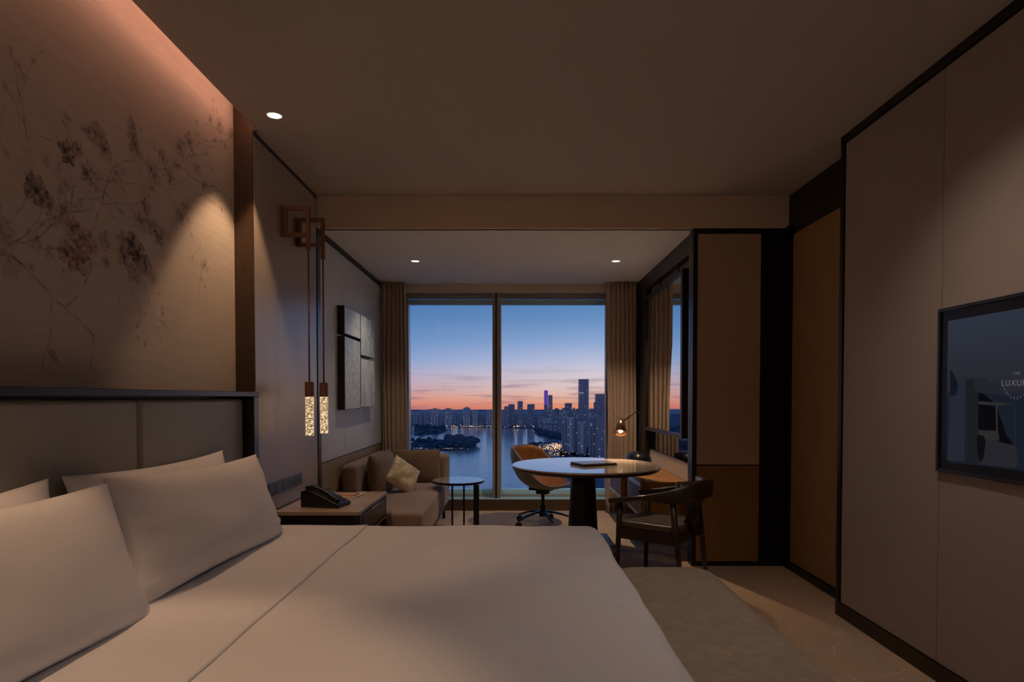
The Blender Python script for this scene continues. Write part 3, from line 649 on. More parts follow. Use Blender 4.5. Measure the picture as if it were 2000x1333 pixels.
shell_mesh(0, 0).build('shell', M_shell, sc, smooth=True, solid=.010)
shell_mesh(.014, .035).build('leather_lining', M_tan, sc, smooth=True, solid=.008)
MB().box(-.13, .10, -.07, .07, .352, .382).box(-.06, .06, -.045, .045, .315, .355).build('seat_mechanism', M_blackm, sc, bevel=.006)
MB().tube([(-.02, .04, .335), (-.02, .17, .33), (-.02, .20, .325)], .006, 8).build('lever', M_blackm, sc)
MB().lathe([(.03, .09), (.03, .20), (.018, .205), (.018, .32)], (0, 0, 0), 20).build('gas_column', M_blackm, sc)
hub = MB().lathe([(.04, .085), (.04, .14), (.03, .145)], (0, 0, 0), 20).build('hub', M_blackm, sc)
for k in range(5):
    a = R(34 - 90 + 10 + 72 * k); ca, sa = math.cos(a), math.sin(a)
    P = [Vector((ca * r_, sa * r_, z)) for r_, z in ((.02, .135), (.10, .128), (.20, .105), (.295, .072))]
    lg = MB().sweep(P, lambda t: [(u * (.020 - .008 * t), v * (.012 - .004 * t)) for u, v in ((-1, -1), (1, -1), (1, 1), (-1, 1))]).build('star_leg', M_chrome if False else M_blackm, sc, bevel=.003)
    cx_, cy_ = ca * .30, sa * .30
    cs = MB(); cs.box(cx_ - .008, cx_ + .008, cy_ - .008, cy_ + .008, .045, .075)
    n_ = 18; vs = []
    for s_ in (-1, 1):
        for q in range(n_): b_ = 2 * math.pi * q / n_; vs.append((cx_ + s_ * .020 * -sa + ca * math.cos(b_) * .026, cy_ + s_ * .020 * ca + sa * math.cos(b_) * .026, .0265 + .026 * math.sin(b_)))
    cs.add(vs, [tuple(range(n_)), tuple(range(n_, 2 * n_))[::-1]] + [(q, (q + 1) % n_, n_ + (q + 1) % n_, n_ + q) for q in range(n_)])
    cs.build('caster', M_rubber, lg)
    MB().box(cx_ - .013, cx_ + .013, cy_ - .013, cy_ + .013, .052, .066).build('caster_hood', M_chrome, lg, bevel=.004)

# ------------------------------------------------------------------ armchair
ac = empty('armchair', (1.03, 4.26, 0), 'dark walnut armchair with an olive leather seat beside the round table', 'chair', math.atan2(.6, -.8))
def leg(p0, p1, r0, r1): return MB().sweep([Vector(p0), Vector(p0).lerp(Vector(p1), .5), Vector(p1)], lambda t: [((r0 + (r1 - r0) * t) * math.cos(2 * math.pi * k / 14), (r0 + (r1 - r0) * t) * math.sin(2 * math.pi * k / 14)) for k in range(14)])
for s_ in (-1, 1):
    leg((.225, s_ * .235, 0), (.205, s_ * .225, .60), .014, .021).build('leg', M_wooddk, ac, smooth=True)
    leg((-.245, s_ * .225, 0), (-.165, s_ * .225, .66), .014, .023).build('leg', M_wooddk, ac, smooth=True)
ap = MB(); ap.box(-.18, .20, -.235, -.205, .335, .41).box(-.18, .20, .205, .235, .335, .41).box(.185, .215, -.21, .21, .335, .41).box(-.20, -.17, -.21, .21, .335, .41)
ap.build('seat_frame', M_wooddk, ac, bevel=.005)
rbox(-.205, .235, -.225, .225, .405, .455, .05).build('seat', M_olive, ac, bevel=.018, seg=4)
ctl = [(.285, .238, .595), (.20, .246, .612), (.08, .262, .632), (-.06, .272, .662), (-.19, .250, .695), (-.285, .165, .732), (-.325, 0, .748)]
ctl = [Vector(c) for c in ctl] + [Vector((c[0], -c[1], c[2])) for c in ctl[:-1][::-1]]
def catmull(P, n=8):
    out = []
    for i in range(len(P) - 1):
        a, b_, c, d = P[max(0, i - 1)], P[i], P[i + 1], P[min(len(P) - 1, i + 2)]
        for k in range(n):
            t = k / n; out.append(.5 * ((2 * b_) + (c - a) * t + (2 * a - 5 * b_ + 4 * c - d) * t * t + (3 * b_ - a - 3 * c + d) * t ** 3))
    return out + [P[-1]]
path = catmull(ctl)
def railp(t):
    m_ = min(t, 1 - t) * 2; q = max(0, min(1, (m_ - .35) / .5)); q = q * q * (3 - 2 * q)
    e_ = min(1, .35 + m_ * 9); wv = (.030 * (1 - q) + .015 * q) * e_; dn = .026 + .085 * q; up = .006 + .004 * q
    return [(wv, -dn * .6), (wv, up * .3), (wv * .6, up), (-wv * .6, up), (-wv, up * .3), (-wv, -dn * .6), (-wv * .5, -dn), (wv * .5, -dn)]
MB().sweep(path, railp).build('arm_rail', M_wooddk, ac, smooth=True)
pad = [Vector((-.285 + .10 * (abs(y) / .19) ** 2.4, y, .69)) for y in [-.19 + .38 * i / 16 for i in range(17)]]
MB().sweep(pad, lambda t: [(.018, -.06), (.022, 0), (.018, .055), (-.006, .062), (-.010, 0), (-.006, -.066)]).build('back_pad', M_olive, ac, smooth=True)
MB().sweep([Vector((-.195, 0, .40)), Vector((-.225, 0, .55)), Vector((-.30, 0, .66))], lambda t: [(-.055, -.011), (.055, -.011), (.055, .011), (-.055, .011)]).build('back_splat', M_wooddk, ac, bevel=.004)

# ------------------------------------------------------------------ wardrobe end block
wb = empty('wardrobe', (1.64, YB, 0), 'tall built-in wardrobe with a beige upper panel and brown lower panel', 'wardrobe')
rel(wb, 1.372, 1.405, YB - .001, YB + .09, 0, 2.590).build('side_frame', M_dark, wb)
rel(wb, 1.894, 2.09, YB - .001, YB + .09, 0, 2.590).build('side_frame', M_dark, wb)
rel(wb, 1.405, 1.894, YB - .001, YB + .09, 2.553, 2.590).build('top_frame', M_dark, wb)
rel(wb, 1.405, 1.894, YB - .001, YB + .09, 0, .03).build('plinth', M_dark, wb)
rel(wb, 1.407, 1.892, YB + .004, YB + .09, .783, 2.551).build('upper_panel', M_ward, wb, bevel=.003)
rel(wb, 1.407, 1.892, YB + .004, YB + .09, .032, .775).build('lower_panel', M_wardlow, wb, bevel=.003)

# ------------------------------------------------------------------ credenza, mirror, lamp
cr_ = empty('credenza', (1.25, 5.95, .3), 'wall-hung low cabinet with red-brown doors behind the round table', 'cabinet')
rel(cr_, 1.055, 1.444, 5.07, 6.68, .578, .60).build('cabinet_top', M_orange, cr_, bevel=.002)
rel(cr_, 1.065, 1.444, 5.08, 6.67, .30, .32).build('bottom_panel', M_wooddk, cr_)
for y in (5.08, 5.60, 6.02, 6.65): rel(cr_, 1.065, 1.444, y, y + .02, .32, .578).build('divider', M_orange, cr_)
rel(cr_, 1.43, 1.444, 5.1, 6.66, .32, .578).build('back_panel', mat('pale_back', (.5, .47, .42, 1), .6), cr_)
for y0, y1 in ((5.08, 5.62), (6.03, 6.66)):
    d = rel(cr_, 1.048, 1.064, y0, y1, .305, .590).build('door', M_brass, cr_, bevel=.002)
    rel(cr_, 1.045, 1.05, y0 + .035, y1 - .035, .34, .555).build('door_panel', M_red, d)
mi = empty('mirror', (1.42, 5.8, 1.66), 'large black-framed mirror hanging on two rods in the wall niche', 'mirror')
fr = MB(); y0, y1, z0, z1 = 5.06, 6.50, .96, 2.36
for a in ((y0, y0 + .055, z0, z1), (y1 - .04, y1, z0, z1), (y0 + .055, y1 - .04, z0, z0 + .035), (y0 + .055, y1 - .04, z1 - .035, z1)): fr.box(1.385 - 1.42, 1.45 - 1.42, a[0] - 5.8, a[1] - 5.8, a[2] - 1.66, a[3] - 1.66)
fr.build('frame', M_dark, mi, bevel=.002)
rel(mi, 1.402, 1.42, y0 + .05, y1 - .035, z0 + .03, z1 - .03).build('mirror_glass', M_mirror, mi)
for y in (5.30, 5.95): rel(mi, 1.41, 1.425, y, y + .03, 2.36, 2.45).build('hanging_rod', M_dark, mi)

dl = empty('desk_lamp', (1.15, 5.58, .60), 'slim black desk lamp with a small copper cone shade, glowing', 'lamp')
MB().lathe([(.065, 0), (.065, .012), (.01, .016)], (0, 0, 0), 28).build('lamp_base', M_blackm, dl)
MB().tube([(0, 0, .012), (0, 0, .53), (-.006, -.008, .560), (-.03, -.03, .572), (-.06, -.05, .565), (-.175, -.13, .49)], .0055, 10).build('stem', M_blackm, dl, smooth=True)
LH = Vector((-.205, -.15, .385))
ti = Matrix.Rotation(R(10), 4, 'Y') @ Matrix.Rotation(R(-32), 4, 'X')
def tilt(mb):
    mb.v = [tuple((ti @ Vector(v)) + LH) for v in mb.v]; return mb
tilt(MB().lathe([(.012, .135), (.030, .125), (.042, .085), (.055, .0), (.052, .0), (.039, .085), (.026, .118)], seg=32, cap=False)).build('lamp_shade', mat('copper_shade', (.55, .30, .17, 1), .25, metal=.9), dl, smooth=True)
tilt(MB().lathe([(.012, .125), (.014, .15), (.006, .165)], seg=16)).build('shade_cap', M_copper, dl)
tilt(MB().sphere((0, 0, .024), .020)).build('bulb', emis('desk_bulb', (1, .72, .45, 1), 6), dl, smooth=True)
pl = bpy.data.lights.new('bulb_light', 'SPOT'); pl.energy = 12; pl.color = (1, .66, .38); pl.spot_size = R(110); pl.spot_blend = .6; pl.shadow_soft_size = .02
po = bpy.data.objects.new('bulb_light', pl); COL.objects.link(po); po.parent = dl; po.location = LH + Vector((0, 0, .0)); po.rotation_euler = ti.to_euler()

bx_ = MB().lathe([(.10, 0), (.125, .03), (.125, .10), (.10, .15), (.05, .172)], (0, 0, 0), 28, sy=1.3).build('stationery_bowl', M_blackp, smooth=True)
bx_.location = (1.22, 6.0, .60); tag(bx_, 'black rounded container on the low cabinet behind the desk lamp', 'container')

# ------------------------------------------------------------------ curtains
def curtain(x0, x1, n, Y, label, seed, edge=None):
    random.seed(seed); mb = MB(); nx, nz_ = n * 14, 26; vs = []; fs = []
    ph_ = [random.uniform(-.3, .3) for _ in range(n + 1)]
    for j in range(nz_ + 1):
        z = .02 + (ZL - .024) * j / nz_
        for i in range(nx + 1):
            t = i / nx; k = t * n; p = ph_[int(k) % n]
            pinch = 1 - .25 * max(0, (z - 2.35) / .25)
            y = Y + (.034 * math.sin(2 * math.pi * k + p * math.sin(z * .9)) + .005 * math.sin(2 * math.pi * k * 2.3 + seed + z * .4)) * pinch
            x = x0 + (x1 - x0) * t + .010 * math.sin(4 * math.pi * k) + .006 * math.sin(z * 2 + k)
            if edge: x += edge(t, z)
            vs.append((x, y, z))
    for j in range(nz_):
        for i in range(nx): a = j * (nx + 1) + i; fs.append((a, a + 1, a + nx + 2, a + nx + 1))
    return tag(mb.add(vs, fs).build('curtain', M_curt, smooth=True, solid=.004), label, 'curtain')
curtain(-1.475, -1.195, 6, 6.90, 'brown floor-length curtain drawn to the left of the window behind the sofa', 3)
curtain(1.035, 1.375, 7, 6.88, 'brown floor-length curtain drawn to the right of the window beside the mirror', 5, edge=lambda t, z: .02 * (1 - t) * math.sin(math.pi * min(1, max(0, (z - .3) / 1.6))))

# ------------------------------------------------------------------ television
tv = empty('television', (1.945, 2.15, 1.33), 'black-framed wall television showing a dusky sea terrace picture', 'television')
y0, y1, z0, z1 = 1.50, 2.80, .965, 1.70
fr = MB()
for a in ((y0, y0 + .016, z0, z1), (y1 - .016, y1, z0, z1), (y0 + .016, y1 - .016, z0, z0 + .016), (y0 + .016, y1 - .016, z1 - .016, z1)): fr.box(-.02, .0, a[0] - 2.15, a[1] - 2.15, a[2] - 1.33, a[3] - 1.33)
fr.build('frame', M_darkblue, tv, bevel=.003)
B(-.012, -.001, y0 + .014 - 2.15, y1 - .014 - 2.15, z0 + .014 - 1.33, z1 - .014 - 1.33).build('bezel', mat('bezel_black', (.003, .003, .004, 1), .4), tv)
XS = 1.945 - .013
def scr(px, py): v = onX(px, py, XS); return v.y - 2.15, v.z - 1.33
SCM = []
def scol(r, g, b_): m = emis('screen_%d_%d_%d' % (r, g, b_), srgb(r, g, b_), 1.0); return m
def screen_grad():
    m = bpy.data.materials.new('screen_sky'); m.use_nodes = True; t = m.node_tree; t.nodes.clear()
    c = N(t, 'ShaderNodeTexCoord'); s_ = N(t, 'ShaderNodeSeparateXYZ'); L(t, c.outputs['Object'], s_.inputs[0])
    r = ramp(t, [(-.32, srgb(22, 26, 36)), (-.02, srgb(27, 33, 44)), (.0, srgb(38, 38, 44)), (.30, srgb(45, 50, 62))], s_.outputs[2], -.32, .32)
    e = N(t, 'ShaderNodeEmission'); L(t, r.outputs[0], e.inputs[0]); o = N(t, 'ShaderNodeOutputMaterial'); L(t, e.outputs[0], o.inputs[0]); return m
sy0, sy1, sz0, sz1 = y0 + .06 - 2.15, y1 - .06 - 2.15, z0 + .055 - 1.33, z1 - .06 - 1.33
scn = MB().add([(-.0131, sy0, sz0), (-.0131, sy1, sz0), (-.0131, sy1, sz1), (-.0131, sy0, sz1)], [(0, 1, 2, 3)]).build('screen', screen_grad(), tv)
layers = [((34, 36, 44), [(1856, 735), (1866, 745), (1880, 742), (1897, 737), (1925, 738), (1935, 748), (1945, 742), (1960, 760), (2000, 792), (2000, 800), (1856, 790)]),
          ((24, 29, 40), [(1856, 760), (2100, 788), (2100, 925), (1856, 905)]),
          ((18, 22, 32), [(1856, 722), (1863, 730), (1868, 742), (1874, 760), (1874, 778), (1856, 778)]),
          ((36, 39, 50), [(1856, 775), (1868, 772), (1874, 738), (1880, 731), (1886, 734), (1888, 745), (1886, 902), (1851, 900)]),
          ((28, 29, 35), [(1886, 742), (1902, 743), (1905, 758), (1910, 768), (1912, 905), (1884, 902)]),
          ((10, 10, 14), [(1911, 768), (1922, 770), (1936, 782), (1948, 800), (1958, 825), (1966, 850), (1980, 868), (1950, 872), (1911, 845)]),
          ((44, 42, 44), [(1911, 784), (1950, 787), (1982, 789), (1945, 793), (1912, 790)]),
          ((46, 44, 46), [(1945, 790), (1948, 790), (1950, 850), (1947, 850)]), ((34, 36, 44), [(1981, 789), (1983, 789), (1984, 870), (1982, 870)]),
          ((42, 40, 40), [(1911, 840), (1945, 842), (1952, 850), (1952, 862), (1930, 862), (1911, 848)]),
          ((36, 36, 42), [(1911, 850), (1922, 860), (1955, 864), (1985, 872), (1990, 905), (1985, 915), (1911, 907)]),
          ((14, 13, 16), [(1909, 850), (1922, 852), (1926, 862), (1922, 895), (1914, 905), (1909, 880)])]
pm = MB(); pmm = []
for k, (c, pts) in enumerate(layers):
    if c not in pmm: pmm.append(c)
    pm.cm = pmm.index(c); vs = [(-.0134 - .00012 * k,) + scr(*p) for p in pts]; pm.add(vs, [tuple(range(len(vs)))])
pm.build('screen_picture', [scol(*c) for c in pmm], scn)
def text(s_, size, org, right, up, m, parent, name='lettering', rot=0, sp=1.0, serif=True):
    c = bpy.data.curves.new('t', 'FONT'); c.body = s_; c.size = size; c.align_x = 'CENTER'; c.align_y = 'CENTER'; c.space_character = sp; c.offset = -size * .018
    o = bpy.data.objects.new('t', c); COL.objects.link(o); dg = bpy.context.evaluated_depsgraph_get(); me = bpy.data.meshes.new_from_object(o.evaluated_get(dg))
    bpy.data.objects.remove(o); o = bpy.data.objects.new(name, me); me.materials.clear(); me.materials.append(m); COL.objects.link(o); o.parent = parent
    right = Vector(right); up = Vector(up); r2 = right * math.cos(rot) + up * math.sin(rot); u2 = up * math.cos(rot) - right * math.sin(rot); n_ = right.cross(up)
    M = Matrix((r2, u2, n_)).transposed().to_4x4(); M.translation = Vector(org); o.matrix_local = M; return o
cy0, cz0 = scr(1986, 750)
TM = scol(120, 120, 124)
text('THE', .016, (-.0155, cy0, scr(1986, 730)[1]), (0, -1, 0), (0, 0, 1), TM, scn, sp=1.3)
text('LUXURY', .034, (-.0155, cy0 - .0, scr(1986, 749)[1]), (0, -1, 0), (0, 0, 1), TM, scn, sp=1.15)
W_ = 'COLLECTION'; Rr = .062
ccz = scr(1986, 747)[1]
for k, ch in enumerate(W_):
    a = R(-90 + (k - 4.5) * 14); text(ch, .0145, (-.0155, cy0 - Rr * math.cos(a), ccz + Rr * math.sin(a)), (0, -1, 0), (0, 0, 1), TM, scn, rot=a + R(90))

# ------------------------------------------------------------------ downlights
M_lens = emis('downlight_glow', (1.0, .86, .70, 1), 2.6)
names = {0: 'round ceiling downlight glowing over the nightstand side of the bed', 1: 'ceiling downlight over the near head of the bed, outside the picture', 2: 'small downlight in the low ceiling above the sofa side', 3: 'small downlight in the low ceiling above the round table',
         4: 'added fill downlight over the foot of the bed, outside the picture', 5: 'added fill downlight beside the camera, outside the picture', 6: 'added fill downlight behind the camera on the left', 7: 'added fill downlight behind the camera on the right'}
for i, (x, y, z, wt, ha) in enumerate(DOWNLIGHTS):
    e = empty('downlight', (x, y, z), names[i], 'ceiling light', group='recessed ceiling downlights')
    MB().lathe([(.046, -.001), (.046, -.004), (.040, -.005), (.037, -.001)], (0, 0, 0), 32, cap=False).build('trim_ring', M_ceil, e, smooth=True)
    MB().lathe([(.001, -.0022), (.038, -.0022), (.038, -.0012)], (0, 0, 0), 32).build('lens', M_lens, e)
    ld = bpy.data.lights.new('spot_light', 'SPOT'); ld.energy = wt; ld.color = WARM if i < 2 else SEAT if i < 4 else SOFT; ld.spot_size = R(ha * 2); ld.spot_blend = (.35, .5, .6, .6, 1, 1, 1, 1)[i]; ld.shadow_soft_size = .025
    lo = bpy.data.objects.new('spot_light', ld); COL.objects.link(lo); lo.parent = e; lo.location = (0, 0, -.012)

# ------------------------------------------------------------------ fill lamp added behind the camera to brighten the ceiling
fl_ = empty('fill_lamp', (-.455, -1.7, 0), 'added fill light in the form of a floor lamp with an open cream drum shade, unseen behind the camera', 'lamp')
MB().lathe([(.15, 0), (.15, .02), (.02, .03)], (0, 0, 0), 32).build('lamp_base', M_copper, fl_)
MB().lathe([(.011, .03), (.011, 1.60)], (0, 0, 0), 12).build('pole', M_copper, fl_, smooth=True)
MB().lathe([(.22, 1.42), (.17, 1.72)], (0, 0, 0), 40, cap=False).build('lamp_shade', mat('cream_shade', (.75, .66, .52, 1), .9), fl_, smooth=True, solid=.003)
MB().sphere((0, 0, 1.63), .035).build('bulb', emis('fill_bulb', (1, .78, .56, 1), 10), fl_, smooth=True)
lp_ = bpy.data.lights.new('bulb_light', 'POINT'); lp_.energy = FILL_LAMP; lp_.color = SOFT; lp_.shadow_soft_size = .06
lq_ = bpy.data.objects.new('bulb_light', lp_); COL.objects.link(lq_); lq_.parent = fl_; lq_.location = (0, 0, 1.70)

# ------------------------------------------------------------------ the city outside
G = H - 120.0
def gy(py): return 120.0 * F / max(1, (py - 777))      # distance of a ground point seen at this height
M_water = bpy.data.materials.new('lake_water'); M_water.use_nodes = True
t = M_water.node_tree; b = t.nodes['Principled BSDF']; b.inputs['Base Color'].default_value = (.40, .33, .38, 1); b.inputs['Roughness'].default_value = .10; b.inputs['Specular IOR Level'].default_value = .9
c = N(t, 'ShaderNodeTexCoord'); mp = N(t, 'ShaderNodeMapping'); mp.inputs['Scale'].default_value = (.004, .012, 1); L(t, c.outputs['Object'], mp.inputs[0])
n = N(t, 'ShaderNodeTexNoise'); n.inputs['Scale'].default_value = 12; n.inputs['Detail'].default_value = 6; L(t, mp.outputs[0], n.inputs[0])
bp = N(t, 'ShaderNodeBump'); bp.inputs['Strength'].default_value = .35; bp.inputs['Distance'].default_value = 1.2; L(t, n.outputs[0], bp.inputs['Height']); L(t, bp.outputs[0], b.inputs['Normal'])
struct(B(-3500, 3500, 60, 5200, G - 3, G).build('lake', M_water))
M_land = mat('dusk_woodland', (.05, .08, .12, 1), .95, var=.3, vscale=.03, spec=.1)
M_hill = mat('hazed_hill', (.36, .38, .50, 1), 1, spec=0)  # haze of distance is put into the pale hill colour
M_ground = mat('city_ground', (.10, .12, .17, 1), .95, var=.3, vscale=.02, spec=.1)
def land(name, outline, h, m, label=None, cat=None, kind=None, clumps=0, ch=10, seed=0):
    """outline: pixels on the ground plane -> raised shore with tree clumps"""
    random.seed(seed); P = []
    for px, py in outline: Y = gy(py); P.append(((px - CX) / F * Y, Y))
    n_ = len(P); mb = MB(); mb.add([(x, y, G - .5) for x, y in P] + [(x, y, G + h) for x, y in P], [tuple(range(n_, 2 * n_))] + [(k, (k + 1) % n_, n_ + (k + 1) % n_, n_ + k) for k in range(n_)])
    if clumps:
        xs = [p[0] for p in P]; yy = [p[1] for p in P]; cnt = 0; tries = 0
        while cnt < clumps and tries < clumps * 30:
            tries += 1; x = random.uniform(min(xs), max(xs)); y = random.uniform(min(yy), max(yy)); ins = False; j = n_ - 1
            for i in range(n_):
                if (P[i][1] > y) != (P[j][1] > y) and x < (P[j][0] - P[i][0]) * (y - P[i][1]) / (P[j][1] - P[i][1]) + P[i][0]: ins = not ins
                j = i
            if not ins: continue
            cnt += 1; r_ = random.uniform(.6, 1.3) * ch
            mb.lathe([(r_ * .3, 0), (r_, r_ * .4), (r_ * .8, r_ * .9), (r_ * .3, r_ * 1.2)], (x, y, G + h - 1), 7)
    o = mb.build(name, m, smooth=False)
    if kind == 'structure': struct(o)
    else: tag(o, label, cat, kind=kind)
    return o
land('far_city_ground', [(560, 836), (800, 836), (880, 835), (962, 836), (1040, 838), (1060, 842), (1100, 846), (1500, 850), (1500, 801), (560, 801)], 2, M_ground, kind='structure')
land('left_shore', [(560, 858), (800, 852), (860, 848), (873, 841), (868, 835), (560, 835)], 3, M_land, 'dark wooded shore in front of the far left towers', 'woodland', 'stuff', 130, 9, 1)
land('wooded_island', [(560, 884), (800, 880), (880, 882), (870, 882), (870, 861), (860, 860), (800, 862), (560, 862)], 2, M_land, 'dark wooded spit reaching into the lake at the left of the window', 'island', 'stuff', 110, 7, 2)
land('island_grove', [(872, 880), (905, 880), (926, 875), (930, 870), (920, 864), (895, 860), (872, 862)], 5, M_land, 'dense dark grove at the tip of the wooded spit', 'grove', 'stuff', 120, 10, 3)
land('right_peninsula', [(1046, 843), (1055, 850), (1075, 857), (1100, 860), (1096, 854), (1080, 850), (1055, 844)], 2, M_land, 'dark wooded point below the mid-rise blocks on the right shore', 'woodland', 'stuff', 90, 8, 4)
land('right_shore', [(998, 889), (1015, 880), (1050, 868), (1090, 862), (1110, 852), (1400, 852), (1400, 1200), (1075, 1200), (1085, 930), (1070, 905), (1040, 896), (1010, 893)], 2, M_ground, kind='structure')
land('shore_trees', [(998, 888), (1012, 880), (1030, 872), (1052, 866), (1056, 869), (1035, 876), (1014, 886), (1003, 890)], 2, M_land, 'line of dark trees along the near right shore beside the road', 'trees', 'stuff', 60, 5, 5)
land('tower_trees', [(1095, 880), (1120, 878), (1180, 884), (1230, 890), (1230, 915), (1110, 905), (1095, 895)], 2, M_land, 'dark trees around the feet of the near apartment towers', 'trees', 'stuff', 120, 5, 6)
land('near_shore', [(880, 963), (905, 958), (960, 957), (1080, 963), (1080, 1250), (880, 1250)], 2, M_ground, kind='structure')
# hills behind the left skyline
def ridge(name, Y, pts, m):
    mb = MB(); vs = []; fs = []
    for k, (px, py) in enumerate(pts):
        p = atY(px, py, Y); vs += [(p.x, Y, G), (p.x, Y, p.z), (p.x, Y + 500, p.z - 5), (p.x, Y + 900, G)]
    for k in range(len(pts) - 1):
        a = k * 4
        for q in range(3): fs.append((a + q, a + 4 + q, a + 5 + q, a + 1 + q))
    o = mb.add(vs, fs).build(name, m, smooth=True); struct(o); return o
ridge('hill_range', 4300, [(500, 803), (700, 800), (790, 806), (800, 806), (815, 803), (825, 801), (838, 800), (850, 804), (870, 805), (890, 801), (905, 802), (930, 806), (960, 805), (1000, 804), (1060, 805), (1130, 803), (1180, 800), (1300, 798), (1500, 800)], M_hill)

TOW = [mat('tower_slate_hazed', (.30, .31, .38, 1), .6, spec=.3), mat('tower_grey_hazed', (.52, .49, .54, 1), .7, spec=.3), mat('tower_mauve_hazed', (.62, .55, .56, 1), .7, spec=.3), mat('tower_glass_blue', (.17, .23, .36, 1), .3, spec=.7)]  # distance haze is put into the lightened slate, grey and mauve
M_wdark = mat('tower_window_hazed', (.22, .24, .32, 1), .25, spec=.8)  # window tone lifted with the same painted haze
LW = [emis('lit_window_warm', (1, .66, .40, 1), .75), emis('lit_window_white', (.9, .92, 1, 1), .7)]
M_roof = mat('tower_roof', (.12, .13, .17, 1), .8)
def tower(x0, x1, yt, yb, Y=None, m=1, label=None, group=None, lit=.05, cat='building', cell=None, twist=0, cap=True, seed=0):
    rd = random.Random(int(x0 * 13 + yt * 7 + seed)); Y = Y or gy(yb)
    a = atY(x0, yt, Y); b_ = atY(x1, yt, Y); wd = b_.x - a.x; dp = wd * rd.uniform(.7, 1.0); top = a.z - G
    e = empty('tower_block', ((a.x + b_.x) / 2, Y + dp / 2, G), label, cat, twist, group)
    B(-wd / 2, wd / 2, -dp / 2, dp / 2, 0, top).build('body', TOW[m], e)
    if cap and wd > 16 and Y > 1500 and yt > 795 or Y < 1500:
        B(-wd * .22, wd * .18, -dp * .3, dp * .3, top, top + max(2.5, wd * .06)).build('roof_block', M_roof, e)
    px = Y / F; cell = cell or max(3.0, px * 1.3); ncol = max(2, int(wd / cell / 1.15)); fl_ = max(3.2, px * 1.25); nf = max(4, int(top / fl_))
    wbd = MB(); lw = MB(); cw = wd / ncol
    for k in range(ncol):   # recessed looking window strips: thin dark boxes set on the facade, ribs between
        xa = -wd / 2 + cw * (k + .24); xb = -wd / 2 + cw * (k + .76)
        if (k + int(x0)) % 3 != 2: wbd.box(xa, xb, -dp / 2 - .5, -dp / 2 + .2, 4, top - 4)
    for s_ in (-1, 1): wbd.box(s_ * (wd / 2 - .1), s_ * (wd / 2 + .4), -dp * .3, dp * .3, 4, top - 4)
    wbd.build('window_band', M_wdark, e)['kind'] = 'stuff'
    for k in range(ncol):
        for f_ in range(nf):
            if rd.random() < lit:
                xa = -wd / 2 + cw * (k + .3); za = 2 + f_ * fl_; lw.cm = 0 if rd.random() < .6 else 1; lw.box(xa, xa + cw * .34, -dp / 2 - .9, -dp / 2 - .4, za, za + fl_ * .3)
    if lw.v: o = lw.build('lit_windows', LW, e); o['kind'] = 'stuff'
    return e
# far left shore skyline
def far(x0, x1, yt, lb=None, **k): return tower(x0, x1, yt, 837, Y=k.pop('Y', 2500), label=lb or 'hazy blue-grey tower in the packed skyline along the far shore', group=None if lb else 'far shore skyline towers', **k)
for x0, x1, yt, lb in [(842, 855, 799, 'leftmost flat-topped tower standing above the row in the left pane'), (868, 882, 799, 'wide flat-topped tower rising above the row in the left pane, between two others'),
                       (905, 918, 797, 'tallest tower block of the left pane skyline'), (922, 933, 802, 'shorter tower just right of the tallest one in the left pane'), (950, 962, 802, 'tower touching the window mullion from the left')]:
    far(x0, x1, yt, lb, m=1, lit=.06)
x = 700
random.seed(4)
while x < 1060:
    wd = random.uniform(7, 12); yt = random.uniform(803, 811)
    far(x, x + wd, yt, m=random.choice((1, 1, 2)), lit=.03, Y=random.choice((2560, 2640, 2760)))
    x += wd + random.uniform(-1, 2.0)
for x0, x1, yt, lb, m in [(977, 984, 803, 'low tower beside the mullion in the right pane', 1), (985, 994, 794, 'slender tower, second from the mullion in the right pane', 0), (993, 1005, 790, 'broad dark tower in the right pane left of the slim lit one', 3),
                          (1011, 1021, 784, 'slim dark tower standing alone above the right pane row', 3), (1030, 1044, 790, 'wide boxy tower left of the purple-lit tower', 0), (1071, 1079, 772, 'grey tower with rounded top right of the purple-lit tower', 1),
                          (1083, 1092, 799, 'low distant block right of the pair of tall towers', 0), (1098, 1104, 797, 'narrow pale block left of the boxy dark tower', 1), (1104, 1117, 788, 'boxy dark tower left of the tallest skyscraper', 0), (1119, 1123, 797, 'needle-thin tower next to the boxy dark one', 2), (1124, 1132, 800, 'low block at the left foot of the tallest skyscraper', 0),
                          (1152, 1160, 800, 'low block at the right foot of the tallest skyscraper', 1), (1160, 1166, 786, 'stepped shoulder of the tower beside the right curtain', 0), (1164, 1185, 770, 'broad tall tower beside the right curtain', 0)]:
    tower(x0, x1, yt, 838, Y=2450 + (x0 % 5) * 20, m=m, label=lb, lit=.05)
pt = tower(1063, 1070, 764, 838, Y=2400, m=3, label='tall slim tower lit purple, paired with a grey one', lit=.03)
p0, p1 = atY(1063, 764, 2400), atY(1070, 790, 2400); wd = p1.x - p0.x
MB().box(-wd * .5, wd * .5, -wd * .5 - 2, -wd * .5 - 1, p0.z - G - 55, p0.z - G + 2).build('purple_lights', emis('purple_led', (.20, .10, .75, 1), .45), pt)
tk = tower(1131, 1150, 741, 840, Y=2350, m=3, label='tallest skyscraper of the skyline, dark glass, left of the right curtain', lit=.03, cell=7)
p0 = atY(1131, 741, 2350); ht = p0.z - G; wd = atY(1150, 741, 2350).x - p0.x
MB().box(-wd * .52, -wd * .05, -wd * .55, -wd * .45, ht * .72, ht * .725).build('facade_light_line', LW[1], tk)
